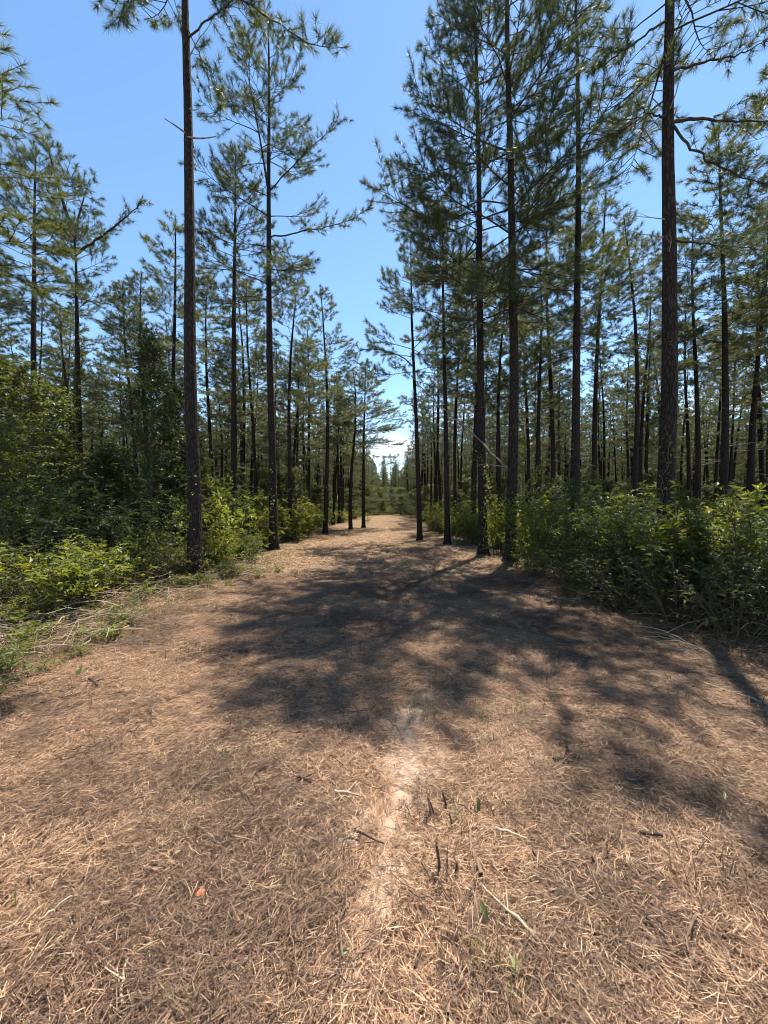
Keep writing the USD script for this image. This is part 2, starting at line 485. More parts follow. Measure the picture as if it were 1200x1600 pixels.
bark = usdkit.material(stage, "/World/Looks/pine_bark", {
    "g": ("geometry", {}),
    "m": ("mapping", {"scale": (1.0, 1.0, 0.24)}),
    "wn": ("noise_texture", {"scale": 9.0, "detail": 3.0}),
    "wa": ("mix_vector", {"fac": 0.10}),
    "v": ("voronoi_texture", {"feature": "distance_to_edge", "scale": 30.0}),
    "n": ("noise_texture", {"scale": 38.0, "detail": 5.0, "roughness": 0.65}),
    "big": ("noise_texture", {"scale": 1.3, "detail": 2.0}),
    "fis": ("map_range", {"from_min": 0.0, "from_max": 0.22, "to_min": 0.0, "to_max": 1.0, "clamp": True}),
    "hm": ("math", {"math_type": "multiply_add", "value2": 0.35}),
    "ramp": ("rgb_ramp", {"ramp": [(0.0, (0.011, 0.008, 0.007)), (0.35, (0.019, 0.013, 0.0105)), (0.75, (0.033, 0.022, 0.017)), (1.0, (0.062, 0.042, 0.032))]}),
    "tint": ("rgb_ramp", {"ramp": [(0.3, (1.0, 0.95, 0.92)), (0.7, (0.80, 0.86, 0.88))]}),
    "mul": ("mix_color", {"blend_type": "multiply", "fac": 1.0}),
    "hf": ("math", {"math_type": "multiply", "value2": 0.72}),
    "b": ("bump", {"strength": 0.7, "distance": 0.025}),
    "p": ("principled_bsdf", {"roughness": 0.92, "specular_ior_level": 0.15}),
}, [("g.position", "m.vector"), ("m.vector", "wa.a"), ("m.vector", "wn.vector"), ("wn.color", "wa.b"), ("wa.result", "v.vector"), ("m.vector", "n.vector"), ("g.position", "big.vector"),
    ("v.distance", "fis.value"), ("n.fac", "hm.value1"), ("fis.result", "hm.value3"), ("hm.value", "hf.value1"), ("hf.value", "ramp.fac"), ("big.fac", "tint.fac"), ("ramp.color", "mul.a"), ("tint.color", "mul.b"),
    ("hm.value", "b.height"), ("b.normal", "p.normal"), ("mul.result", "p.base_color")], surface="p.BSDF")
limb = ramp_material("pine_limb", [(0, (0.022, 0.016, 0.013)), (1, (0.06, 0.044, 0.035))], 0.9, island=False, noise_scale=8.0, spec=0.15)
deadwood = ramp_material("dead_wood", [(0, (0.10, 0.085, 0.07)), (1, (0.26, 0.22, 0.19))], 0.9, island=False, noise_scale=14.0, spec=0.15)
needle = ramp_material("pine_needle", [(0, (0.036, 0.052, 0.024)), (0.5, (0.064, 0.092, 0.042)), (0.95, (0.112, 0.134, 0.062)), (1.0, (0.17, 0.145, 0.08))], 0.48, noise_scale=0.9, tr_boost=1.35, translucent=0.34, spec=0.5)
needle_far = ramp_material("pine_needle_far", [(0, (0.046, 0.062, 0.028)), (0.5, (0.084, 0.106, 0.044)), (1.0, (0.132, 0.146, 0.062))], 0.5, noise_scale=0.5, tr_boost=1.35, translucent=0.34, spec=0.45, var=0.22)
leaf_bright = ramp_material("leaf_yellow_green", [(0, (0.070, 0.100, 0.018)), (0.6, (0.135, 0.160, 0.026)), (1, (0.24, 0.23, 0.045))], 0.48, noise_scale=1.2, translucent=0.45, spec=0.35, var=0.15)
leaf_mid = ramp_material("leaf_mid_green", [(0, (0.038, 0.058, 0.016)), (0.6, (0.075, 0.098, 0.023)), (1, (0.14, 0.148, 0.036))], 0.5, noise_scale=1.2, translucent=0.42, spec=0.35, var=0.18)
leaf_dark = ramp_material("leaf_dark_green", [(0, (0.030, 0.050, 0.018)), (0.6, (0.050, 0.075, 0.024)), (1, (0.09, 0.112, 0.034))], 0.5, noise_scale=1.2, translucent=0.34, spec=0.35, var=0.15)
leaf_pale = ramp_material("leaf_pale", [(0, (0.18, 0.22, 0.09)), (1, (0.40, 0.42, 0.24))], 0.4, translucent=0.35, spec=0.5)
leaf_orange = ramp_material("leaf_orange", [(0, (0.36, 0.11, 0.04)), (1, (0.48, 0.18, 0.08))], 0.6, island=False, noise_scale=30.0)
stem_mat = ramp_material("shrub_stem", [(0, (0.035, 0.026, 0.018)), (1, (0.095, 0.070, 0.048))], 0.85, island=False, noise_scale=6.0, spec=0.2)
dry_stem = ramp_material("dry_stem", [(0, (0.26, 0.19, 0.12)), (1, (0.52, 0.42, 0.29))], 0.8, noise_scale=5.0, spec=0.25)
stick_mat = ramp_material("fallen_stick", [(0, (0.10, 0.065, 0.045)), (1, (0.24, 0.165, 0.115))], 0.85, island=False, noise_scale=20.0, spec=0.2)
dark_stick = ramp_material("dark_stick", [(0, (0.035, 0.024, 0.018)), (1, (0.10, 0.065, 0.045))], 0.85, island=False, noise_scale=25.0, spec=0.2)
straw = ramp_material("pine_straw", [(0, (0.045, 0.023, 0.014)), (0.25, (0.155, 0.082, 0.047)), (0.5, (0.285, 0.164, 0.098)), (0.8, (0.405, 0.255, 0.155)), (1, (0.57, 0.40, 0.25))], 0.62, spec=0.3, translucent=0.12, tr_boost=1.1)
straw_dark = ramp_material("weathered_straw", [(0, (0.030, 0.016, 0.011)), (0.3, (0.075, 0.042, 0.027)), (0.6, (0.14, 0.082, 0.052)), (0.9, (0.22, 0.14, 0.09)), (1, (0.36, 0.26, 0.17))], 0.65, spec=0.3, translucent=0.1, tr_boost=1.1)
straw_dry = ramp_material("dry_grass", [(0, (0.22, 0.135, 0.078)), (0.5, (0.36, 0.25, 0.145)), (1, (0.52, 0.40, 0.25))], 0.6, noise_scale=1.5, spec=0.3, translucent=0.15, tr_boost=1.1)
grass_mat = ramp_material("green_grass", [(0, (0.07, 0.10, 0.03)), (0.6, (0.14, 0.16, 0.05)), (1, (0.32, 0.28, 0.12))], 0.5, noise_scale=2.0, spec=0.35, translucent=0.3)

soil = usdkit.material(stage, "/World/Looks/sandy_soil", {
    "g": ("geometry", {}),
    "off": ("attribute", {"attribute": "off_path"}),
    "bare": ("attribute", {"attribute": "bare"}),
    "n1": ("noise_texture", {"scale": 0.8, "detail": 5.0, "roughness": 0.6}),
    "n2": ("noise_texture", {"scale": 18.0, "detail": 6.0, "roughness": 0.7}),
    "n3": ("noise_texture", {"scale": 140.0, "detail": 4.0, "roughness": 0.7}),
    "lit": ("rgb_ramp", {"ramp": [(0.30, (0.07, 0.038, 0.024)), (0.42, (0.18, 0.102, 0.062)), (0.54, (0.28, 0.168, 0.104)), (0.72, (0.38, 0.25, 0.16))]}),
    "sand": ("rgb_ramp", {"ramp": [(0.3, (0.37, 0.258, 0.182)), (0.7, (0.52, 0.395, 0.295))]}),
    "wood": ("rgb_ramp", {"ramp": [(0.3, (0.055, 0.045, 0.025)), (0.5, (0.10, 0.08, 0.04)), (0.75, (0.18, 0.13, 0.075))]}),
    "mix12": ("mix_float", {"fac": 0.7}),
    "a": ("mix_color", {}),
    "b": ("mix_color", {}),
    "bh": ("mix_float", {"fac": 0.5}),
    "bp": ("bump", {"strength": 0.7, "distance": 0.03}),
    "p": ("principled_bsdf", {"roughness": 0.95, "specular_ior_level": 0.1}),
}, [("g.position", "n1.vector"), ("g.position", "n2.vector"), ("g.position", "n3.vector"), ("n1.fac", "mix12.a"), ("n2.fac", "mix12.b"),
    ("mix12.result", "lit.fac"), ("n2.fac", "sand.fac"), ("n2.fac", "wood.fac"),
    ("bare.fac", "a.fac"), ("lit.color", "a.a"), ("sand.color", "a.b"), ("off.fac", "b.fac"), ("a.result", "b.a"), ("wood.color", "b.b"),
    ("n2.fac", "bh.a"), ("n3.fac", "bh.b"), ("bh.result", "bp.height"), ("bp.normal", "p.normal"), ("b.result", "p.base_color")], surface="p.BSDF")

# ------------------------------------------------------------------ ground


def bare_sand(x, y):
    """How bare the sand is: a worn strip down the middle and a few scuffed patches."""
    x, y = np.asarray(x, float), np.asarray(y, float)
    p = np.stack(np.broadcast_arrays(x, y, 0 * x), -1)
    n = meshkit.fbm(p * [5.0, 5.0, 1], 4, 31)
    m = 0.10 * np.exp(-((x - 0.1) / 0.6) ** 2) + 0 * y
    for px, py, rad in ((636, 1108, .26), (645, 1160, .22), (650, 1218, .19), (560, 1262, .08), (590, 1400, .07), (583, 1456, .06), (540, 1290, .08), (560, 1535, .08), (642, 1135, .22),
                        (648, 1190, .2), (652, 1245, .14), (628, 1300, .10), (606, 1355, .09), (1160, 1290, .12), (470, 1180, .10)):
        g, rad = on_ground(px, py), rad * 1.5
        m = np.maximum(m, 0.62 * np.exp(-(((x - g[0]) / rad) ** 2 + ((y - g[1]) / (1.2 * rad)) ** 2)))
    return np.clip(sstep(0.55, 0.80, n * 0.40 + 0.15 + 0.74 * m), 0, 1) * (1 - off_path(x, y))


def spaced(fine, lo, hi, far, grow=1.13):
    c = list(np.arange(lo, hi + 1e-9, fine))
    s = fine
    while c[-1] < far:
        s *= grow
        c.append(c[-1] + s)
    s = fine
    while c[0] > -far:
        s *= grow
        c.insert(0, c[0] - s)
    return np.array(c)


gx, gy = spaced(0.055, -5.5, 5.5, 600), spaced(0.055, 0.3, 11.0, 600)
GX, GY = np.meshgrid(gx, gy, indexing="xy")
GV = np.stack([GX, GY, gz(GX, GY)], -1).reshape(-1, 3)
nx, ny = len(gx), len(gy)
ii = (np.arange(ny - 1)[:, None] * nx + np.arange(nx - 1)[None]).ravel()
GF = np.stack([ii, ii + 1, ii + nx + 1, ii + nx], -1)
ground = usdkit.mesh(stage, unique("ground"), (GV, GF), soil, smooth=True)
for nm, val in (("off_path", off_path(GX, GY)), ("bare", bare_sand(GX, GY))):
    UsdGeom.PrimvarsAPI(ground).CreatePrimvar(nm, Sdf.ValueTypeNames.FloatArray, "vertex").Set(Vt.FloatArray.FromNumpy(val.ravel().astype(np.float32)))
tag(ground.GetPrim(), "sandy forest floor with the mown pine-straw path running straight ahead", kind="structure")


def scatter(name, protos, xyz, rz, scale, which, label, cat, tilt=None):
    """A PointInstancer of loose stuff."""
    pi = UsdGeom.PointInstancer.Define(stage, unique(name))
    base = pi.GetPath()
    targets = []
    for i, (pname, parts) in enumerate(protos):
        px = UsdGeom.Xform.Define(stage, f"{base}/{pname}" + (f"_{i:03d}" if i else ""))
        for part, vf, mat in parts:
            mesh_prim(f"{px.GetPath()}/{part}", vf, mat)
        targets.append(px.GetPath())
    pi.CreatePrototypesRel().SetTargets(targets)
    pi.CreateProtoIndicesAttr(Vt.IntArray.FromNumpy(np.asarray(which, np.int32)))
    pi.CreatePositionsAttr(Vt.Vec3fArray.FromNumpy(np.asarray(xyz, np.float32)))
    h = np.asarray(rz) / 2
    t = np.zeros_like(h) if tilt is None else np.asarray(tilt) / 2
    q = np.stack([np.cos(h) * np.cos(t), np.cos(h) * np.sin(t), np.sin(h) * np.sin(t), np.sin(h) * np.cos(t)], -1)
    pi.CreateOrientationsAttr([Gf.Quath(*map(float, r)) for r in q])
    s = np.broadcast_to(np.asarray(scale, float).reshape(len(h), -1), (len(h), 3))
    pi.CreateScalesAttr(Vt.Vec3fArray.FromNumpy(np.ascontiguousarray(s, np.float32)))
    tag(pi.GetPrim(), label, cat, kind="stuff")
    return pi


def straw_patch(seed, n, size, lo, hi, width, lift=0.03, steep=0.10, mound=0.0):
    """n curved dry needles lying over a disc."""
    rng = np.random.default_rng(seed)
    r, a = size * np.sqrt(rng.random(n)), rng.random(n) * 6.283
    p = np.stack([r * np.cos(a), r * np.sin(a), rng.random(n) ** 1.5 * lift + 0.002], -1)
    p[:, 2] += mound * (meshkit.fbm(p * [8, 8, 0] + seed, 2, seed) - 0.35)
    main = rng.random() * 3.14
    th = np.where(rng.random(n) < 0.45, main + rng.normal(0, 0.5, n), rng.random(n) * 6.283)
    e = rng.normal(0.02, steep, n)
    d = np.stack([np.cos(th) * np.cos(e), np.sin(th) * np.cos(e), np.sin(e)], -1)
    L = rng.uniform(lo, hi, n) * rng.uniform(0.6, 1.0, n)
    side = np.stack([-np.sin(th), np.cos(th), rng.normal(0, 0.5, n)], -1)
    bend = side * (rng.normal(0, 0.045, n) * L)[:, None] + np.array([0, 0, 1.0]) * (rng.uniform(0, 0.06, n) * L)[:, None]
    w = width * rng.uniform(0.6, 1.4, n)
    sw = unit(side) * (w / 2)[:, None]
    a0, b0, c0 = p - d * (L / 2)[:, None], p + bend, p + d * (L / 2)[:, None]
    V = np.stack([a0 - sw, a0 + sw, b0 - sw, b0 + sw, c0], 1).reshape(-1, 3)
    f = np.array([[0, 1, 3], [0, 3, 2], [2, 3, 4]])
    return V, (f[None] + (np.arange(n) * 5)[:, None, None]).reshape(-1, 3)


rng = np.random.default_rng(5)
# near straw: dense overlapping patches
near_protos = [("straw_patch", [("straw", straw_patch(100 + i, 1150, 0.26, 0.025, 0.105, 0.0020, 0.026, 0.13, 0.06), straw if i < 5 else straw_dark), ("dry_blades", straw_patch(120 + i, 9, 0.26, 0.06, 0.17, 0.0028, 0.04, 0.15, 0.05), straw_dry)]) for i in range(7)]
X, Y = np.meshgrid(np.arange(-6.5, 6.5, 0.165), np.arange(0.5, 9.5, 0.165))
X, Y = X + rng.uniform(-.08, .08, X.shape), Y + rng.uniform(-.08, .08, X.shape)
bare5 = np.mean([bare_sand(X + a, Y + b) for a, b in ((0, 0), (.14, 0), (-.14, 0), (0, .14), (0, -.14))], 0)
keep = (rng.random(X.shape) > 1.6 * bare5) & (np.abs(X) < 1.15 * Y + 1.0) & (rng.random(X.shape) > 0.5 * off_path(X, Y))
x, y = X[keep], Y[keep]
dk = meshkit.fbm(np.stack([x * 1.3, y * 1.3, 0 * x], -1), 4, 61)
which = np.where(rng.random(len(x)) < sstep(0.47, 0.66, dk) * 0.75 + 0.06, rng.integers(5, 7, len(x)), rng.integers(0, 5, len(x)))
scatter("pine_straw", near_protos, np.stack([x, y, gz(x, y) - 0.004], -1), rng.random(len(x)) * 6.283, rng.uniform(0.8, 1.15, len(x)), which,
        "reddish brown pine needles and pale dry grass strewn over the near path", "pine straw")
far_protos = [("straw_patch", [("straw", straw_patch(140 + i, 1300, 0.75, 0.06, 0.20, 0.006, 0.05, 0.2), straw), ("dry_blades", straw_patch(160 + i, 160, 0.75, 0.12, 0.3, 0.008, 0.07, 0.22), straw_dry)]) for i in range(5)]
X, Y = np.meshgrid(np.arange(-8, 8, 0.55), np.arange(9.0, 60, 0.6))
X, Y = X + rng.uniform(-.25, .25, X.shape), Y + rng.uniform(-.25, .25, X.shape)
keep = (rng.random(X.shape) > 0.6 * bare_sand(X, Y)) & (rng.random(X.shape) > 0.85 * off_path(X, Y))
x, y = X[keep], Y[keep]
scatter("far_pine_straw", far_protos, np.stack([x, y, gz(x, y) - 0.004], -1), rng.random(len(x)) * 6.283, rng.uniform(0.8, 1.2, len(x)), rng.integers(0, 5, len(x)),
        "pine needles and mown dry grass strewn over the path farther ahead", "pine straw")


def twig_patch(seed, n, size):
    rng = np.random.default_rng(seed)
    r, a = size * np.sqrt(rng.random(n)), rng.random(n) * 6.283
    w = np.linspace(-.5, .5, 5)
    th, L = rng.random(n) * 6.283, rng.uniform(0.05, 0.22, n)
    d = np.stack([np.cos(th), np.sin(th), rng.normal(0.02, 0.1, n)], -1)
    P = np.stack([r * np.cos(a), r * np.sin(a), 0.02 + 0.02 * rng.random(n)], -1)[:, None] + d[:, None] * (L[:, None] * w)[..., None]
    P = P + rng.normal(0, 0.006, P.shape)
    R = rng.uniform(0.0012, 0.0035, n)[:, None] * np.linspace(1, 0.5, 5)
    return tubes(P, R, 4)


x, y = rng.uniform(-5, 5, 900), rng.uniform(0.8, 11, 900)
k = np.abs(x) < 1.1 * y + 0.8
x, y = x[k], y[k]
scatter("broken_twigs", [("twig_patch", [("twigs", twig_patch(200 + i, 9, 0.35), dark_stick if i % 2 else stick_mat)]) for i in range(6)],
        np.stack([x, y, gz(x, y)], -1), rng.random(len(x)) * 6.283, rng.uniform(0.7, 1.3, len(x)), rng.integers(0, 6, len(x)), "small broken twigs scattered over the path", "twigs")


def grass_clump(seed, n, H, r, width, lean=0.5):
    rng = np.random.default_rng(seed)
    a, rr = rng.random(n) * 6.283, r * np.sqrt(rng.random(n))
    base = np.stack([rr * np.cos(a), rr * np.sin(a), 0 * a], -1)
    az, tl = a + rng.normal(0, .7, n), np.abs(rng.normal(0, lean, n))
    L = H * rng.uniform(0.5, 1.1, n)
    w = np.linspace(0, 1, 4)
    ang = tl[:, None] * (0.3 + 1.1 * w)
    step = np.stack([np.sin(ang) * np.cos(az)[:, None], np.sin(ang) * np.sin(az)[:, None], np.cos(ang)], -1) * (L / 3)[:, None, None]
    P = base[:, None] + np.cumsum(step, 1) - step[:, :1]
    side = np.stack([-np.sin(az), np.cos(az), 0 * az], -1)[:, None]
    ww = (width / 2) * np.array([1, .9, .6, 0.05])[None, :, None]
    V = np.stack([P - side * ww, P + side * ww], 2).reshape(n, 8, 3)
    f = np.array([[0, 1, 3], [0, 3, 2], [2, 3, 5], [2, 5, 4], [4, 5, 7], [4, 7, 6]])
    return V.reshape(-1, 3), (f[None] + (np.arange(n) * 8)[:, None, None]).reshape(-1, 3)


# sparse stubble of mown stalks on the path
x, y = rng.uniform(-5, 5, 520), rng.uniform(0.9, 16, 520)
k = (np.abs(x) < 1.1 * y + 0.8) & (rng.random(520) > bare_sand(x, y))
x, y = x[k], y[k]
scatter("mown_stubble", [("stubble", [("stalks", grass_clump(230 + i, 9, 0.07 + 0.02 * i, 0.10, 0.004, 0.45), (straw_dry, stick_mat, grass_mat, dark_stick)[i])]) for i in range(4)],
        np.stack([x, y, gz(x, y)], -1), rng.random(len(x)) * 6.283, rng.uniform(0.6, 1.3, len(x)), rng.integers(0, 4, len(x)), "short stubble of mown dry stalks standing on the path", "stubble")

# ------------------------------------------------------------------ trees: the ones that can be told apart


def stem_from_pixels(points, Y, base=None):
    """World points of a trunk that stands in the plane y = Y and is seen at these pixels (from its foot upwards)."""
    P = np.array([at(px, py, Y) for px, py in points])
    foot = np.array([P[0][0], Y, float(gz(P[0][0], Y)) - 0.06]) if base is None else base
    P = P[P[:, 2] > foot[2] + 0.3]
    P = np.vstack([foot, P])
    P[:, 1] += 0.04 * np.sin(np.arange(len(P)) * 1.7 + Y) * (np.arange(len(P)) > 0)
    return P


MATS = (bark, limb, deadwood, needle)
MATS_FAR = (bark, limb, deadwood, needle_far)


def hero_pine(seed, px, Y, dbh, cb_py, R, label, extra=(), top=None, **kw):
    pts = stem_from_pixels(px, Y)
    o = pts[0].copy(); o[2] = float(gz(o[0], Y)) if True else 0
    loc = np.array([pts[0][0], pts[0][1], pts[0][2] + 0.06])
    if top is not None:                                   # the part above the picture's edge
        pts = np.vstack([pts, pts[-1] + np.array([(pts[-1][0] - pts[1][0]) * 0.15, 0.1, top + loc[2] - pts[-1][2]])])
    stems = [(pts - loc, dbh / 2)]
    for ex, er in extra:
        stems.append((np.array([at(a, b, Y + c) for a, b, c in ex]) - loc, er))
    cb = at(px[0][0], cb_py, Y)[2] - loc[2]
    t = thing("pine_tree", label, "tree", loc)
    parts = pine(seed, stems, cb, R, hero=True, sides=kw.pop("sides", 14), rings=kw.pop("rings", 90), **kw)
    build_pine(t, parts, MATS, True)
    return t


# left of the path
T = hero_pine(1, [(305, 920), (304, 800), (299, 600), (296, 400), (293, 205), (290, 0)], 7.75, 0.285, -20, 2.6,
              "thick dark pine trunk at the left path edge with dead stubs high up", top=16.5, dead=3, tuft_n=40, width=0.0075, bare_z=6.5, thin=0.25)
for pts_, r_ in (([(290, 208), (275, 197), (257, 185)], 0.018), ([(292, 214), (318, 216), (338, 213)], 0.018), ([(296, 170), (304, 172), (311, 170)], 0.012)):
    P = np.array([at(a, b, 7.72 - 0.10 * i) for i, (a, b) in enumerate(pts_)]) - np.array(T.GetAttribute("xformOp:translate").Get())
    obj("dead_branch", tubes(smooth_line(P, 6), r_ * np.linspace(1, .45, 6), 6, cap=True), deadwood, T)
hero_pine(2, [(428, 862), (425, 700), (421, 500), (420, 300), (420, 130), (419, 22)], 13.4, 0.285, 470, 3.0,
          "tall airy pine left of the path with a forked leader and long right bough", extra=[([(418, 290, 0), (405, 210, .2), (388, 120, .4), (378, 62, .5)], 0.045)], thin=0.28, tuft_n=30, width=0.0085, spacing=0.66)
hero_pine(3, [(366, 845), (366, 650), (366, 480), (367, 330), (368, 232)], 15.0, 0.27, 480, 2.1,
          "slim pine with rounded crown just left of the tall forked one", tuft_n=34, width=0.0095, thin=0.1)
hero_pine(4, [(127, 850), (124, 700), (122, 520), (118, 400), (112, 355)], 14.0, 0.27, 520, 2.2,
          "dark pine with two spreading leaders rising above the left thicket",
          extra=[([(116, 372, 0), (100, 320, .2), (84, 265, .3), (74, 225, .3)], 0.075), ([(115, 370, 0), (128, 320, .5), (140, 280, .8)], 0.05)], tuft_n=34, width=0.0095, thin=0.1)
hero_pine(5, [(58, 850), (55, 700), (53, 560), (52, 420), (54, 300), (58, 232)], 15.0, 0.28, 470, 2.5,
          "pine near the left picture edge with broad crown over the thicket", tuft_n=34, width=0.0095, thin=0.05)
# right of the path
hero_pine(6, [(797, 885), (800, 760), (804, 600), (801, 450), (797, 250), (793, 60)], 10.7, 0.30, 480, 3.1,
          "dark pine at the right path edge, slightly bowed, shading the path", top=19.0, tuft_n=34, width=0.009, thin=0.14)
hero_pine(7, [(755, 876), (753, 700), (750, 500), (748, 300), (745, 120), (742, 0)], 12.2, 0.28, 500, 3.4,
          "straight dark pine second from the front along the right path edge", top=19.0, tuft_n=34, width=0.009, thin=0.12)
hero_pine(8, [(899, 880), (900, 700), (902, 500), (903, 300), (902, 100), (901, 10)], 11.6, 0.275, 330, 2.4,
          "straight pine standing behind the right thicket between bowed and thickest trunks", top=17.5, tuft_n=30, width=0.0085, thin=0.36)
hero_pine(9, [(1041, 930), (1042, 780), (1044, 600), (1045, 400), (1046, 200), (1047, 0)], 7.0, 0.30, 150, 2.8,
          "thickest dark trunk on the right rising out of the thicket", top=15.0, tuft_n=40, width=0.0075, dead=8, bare_z=5.5, thin=0.28, bias=(0.3, 0.55))
hero_pine(10, [(656, 846), (652, 700), (646, 560), (643, 480), (642, 370)], 17.3, 0.235, 620, 2.3,
          "leaning slim pine first inside the right path edge before the gap", tuft_n=34, width=0.0095, thin=0.16)
hero_pine(11, [(699, 852), (697, 700), (694, 550), (692, 420), (691, 345)], 15.6, 0.24, 560, 2.2,
          "slim straight pine beside the leaning one at the right path edge", tuft_n=34, width=0.0095, thin=0.12)

# a second set shares a few models: pines of the second row, each standing where the photograph shows it
mid_models = []
for i in range(6):
    m_ = model(f"row_pine_model_{i}")
    w_ = np.linspace(0, 1, 7)
    H_ = 15.0
    ln_ = np.stack([0.32 * np.sin(w_ * 4 + i) * w_, 0.25 * np.cos(w_ * 3 + 2 * i) * w_, H_ * w_], -1)
    ln_[0, 2] = -0.1
    build_pine(m_, pine(300 + i, [(ln_, 0.108)], [7.4, 6.6, 8.2, 7.0, 8.8, 6.2][i], [2.1, 1.8, 2.3, 1.9, 2.0, 2.4][i], tuft_n=26, width=0.0115, thin=0.06, rings=40, sides=10, dead=7), MATS_FAR, True)
    mid_models.append(m_)
far_models = []
for i in range(6):
    m_ = model(f"forest_pine_model_{i}")
    w_ = np.linspace(0, 1, 6)
    H_ = 14.0
    ln_ = np.stack([0.4 * np.sin(w_ * 3 + i) * w_, 0.3 * np.cos(w_ * 3 + 2 * i) * w_, H_ * w_], -1)
    ln_[0, 2] = -0.1
    parts = pine(330 + i, [(ln_, 0.106)], [5.6, 6.4, 4.8, 6.9, 5.4, 6.2][i], [1.9, 1.6, 2.1, 1.8, 1.7, 2.0][i], tuft_n=20, width=0.019, thin=0.04, rings=16, sides=7, dead=4, sec_gap=0.27, tuft_gap=0.19, spacing=0.55)
    build_pine(m_, parts, MATS_FAR, False)
    far_models.append((m_, parts))

taken = []      # (x, y) of trees


def row_pine(i, px, Y, top_py, w_scale, label, rz, group=None):
    p = at(px, 790, Y)
    H = at(px, top_py, Y)[2]
    taken.append((p[0], Y))
    z = float(gz(p[0], Y))
    copy_of(mid_models[i], "pine_tree", label, "tree", (p[0], Y, z), rz, (w_scale * 1.2, w_scale * 1.2, (H - z) / 15.0), group)


for a in [
    (0, 378, 24, 425, 1.0, "thin pine half hidden behind the rounded-crown slim pine on the left", 20),
    (1, 508, 21, 457, 1.02, "slim pine with narrow open crown along the left path edge beyond the forked one", 80),
    (2, 483, 27, 505, 1.0, "pine just left of the narrow-crowned slim pine, a little farther back", 140),
    (2, 548, 25, 580, 1.0, "short pine left of the path between narrow-crowned pine and the gap", 200),
    (5, 568, 27, 568, 1.05, "pine standing out at the left path edge nearest the sky gap", 250),
    (5, 458, 24, 560, 1.0, "pine behind low yellow-green bushes left of the narrow-crowned pine", 310),
    (0, 270, 16, 345, 1.0, "pine with tall narrow crown seen behind the thick left trunk", 100),
    (1, 112, 19, 480, 1.0, "thin leaning pine trunk beside the two-leader dark pine", 30),
    (2, 198, 27, 528, 0.9, "round-topped pine against the sky left of the thick left trunk", 75),
    (4, 228, 29, 522, 0.9, "round-topped pine beside the dark sapling, right of its twin crown", 160),
    (3, -85, 9.0, -120, 1.35, "pine outside the left picture edge reaching its boughs into view", 0),
    (5, 330, 22, 440, 1.0, "pine whose crown fills the space between thick trunk and rounded-crown pine", 220),
    (2, 863, 20, 268, 1.05, "tall second-row pine left of the straight pine behind the thicket", 10),
    (0, 930, 18, 310, 1.05, "dense-crowned pine right of the straight pine behind the thicket", 60),
    (1, 1002, 22, 445, 1.0, "smaller pine with pointed crown left of the thickest right trunk", 130),
    (4, 1089, 17.5, 350, 1.0, "pine just right of the thickest right trunk", 190),
    (3, 1128, 15.5, 200, 1.2, "tall pine second to the right of the thickest right trunk", 240),
    (5, 1172, 20, 330, 1.0, "pine close to the right picture edge behind the thicket", 290),
    (2, 1075, 24, 430, 1.0, "thin slightly tilted trunk close behind the pine right of the thickest trunk", 320),
    (0, 738, 22, 400, 1.0, "second-row pine seen left of the straight path-edge pine", 350),
    (3, 782, 20, 420, 1.0, "second-row pine seen between the straight and the bowed path-edge pines", 45),
    (5, 825, 24, 440, 1.0, "second-row pine just right of the bowed path-edge pine", 95),
    (1, 712, 25, 430, 1.0, "second-row pine just right of the slim straight pine", 155),
    (4, 1215, 13.5, 120, 1.25, "pine at the right picture edge, mostly cut off", 205),
    (2, 1190, 25, 420, 1.0, "thin trunk beside the right picture edge, farther back", 15),
]:
    row_pine(*a)

hero_xy = [(at(px, 790, Y)[0], Y) for px, Y in ((305, 7.75), (428, 13.4), (366, 15), (127, 14), (58, 15), (797, 10.7), (755, 12.2), (899, 11.6), (1041, 7.0), (656, 17.3), (699, 15.6))]
taken += hero_xy

# the planted forest behind: rows with jitter
rng = np.random.default_rng(77)
cand = []
for gy_ in np.arange(15, 165, 2.9):
    for gx_ in np.arange(-140, 140, 3.0):
        x, y = gx_ + rng.uniform(-.75, .75), gy_ + rng.uniform(-.8, .8)
        if abs(x) > 1.06 * y + 3 or abs(x) > 120:
            continue
        if y < 92 and left_edge(y) - 0.9 < x < right_edge(y) + 1.1:
            continue
        if min((x - a) ** 2 + (y - b) ** 2 for a, b in taken) < 5.0:
            continue
        if rng.random() < 0.07:
            continue
        cand.append((x, y))
cand.sort(key=lambda c: c[1])
near_c, far_c = cand[:250], cand[250:]
for n_, (x, y) in enumerate(near_c):
    k = int(rng.integers(0, 6))
    H = rng.uniform(12.2, 15.2) * (0.95 if x < 0 else 1.0)
    ws = rng.uniform(0.95, 1.3)
    depth = "first rows" if y < 24 else "middle rows" if y < 36 else "far rows"
    if x < 0:
        lab, grp = f"slender pine in the {depth} of the planted stand left of the path", f"planted pines left of the path, {depth}"
    else:
        lab, grp = f"slender pine in the {depth} of the planted stand right of the path", f"planted pines right of the path, {depth}"
    use = mid_models[k] if y < 19 else far_models[k][0]
    copy_of(use, "pine_tree", lab, "tree", (x, y, float(gz(x, y))), rng.uniform(0, 360), (ws, ws, H / (15.0 if y < 19 else 14.0)), grp, tilt=rng.normal(0, 1.2))
x, y = np.array(far_c).T
n = len(x)
protos = [("forest_pine", [("trunk", p[0], bark), ("branches", join(p[1]), limb), ("needles", p[3], needle_far)]) for _, p in far_models[:4]]
s = np.stack([rng.uniform(0.85, 1.1, n)] * 2 + [rng.uniform(0.85, 1.08, n)], -1)
scatter("distant_forest", protos, np.stack([x, y, gz(x, y)], -1), rng.random(n) * 6.283, s, rng.integers(0, 4, n), "far rows of pines merging into one green mass beyond the path", "forest")

# ------------------------------------------------------------------ shrubs


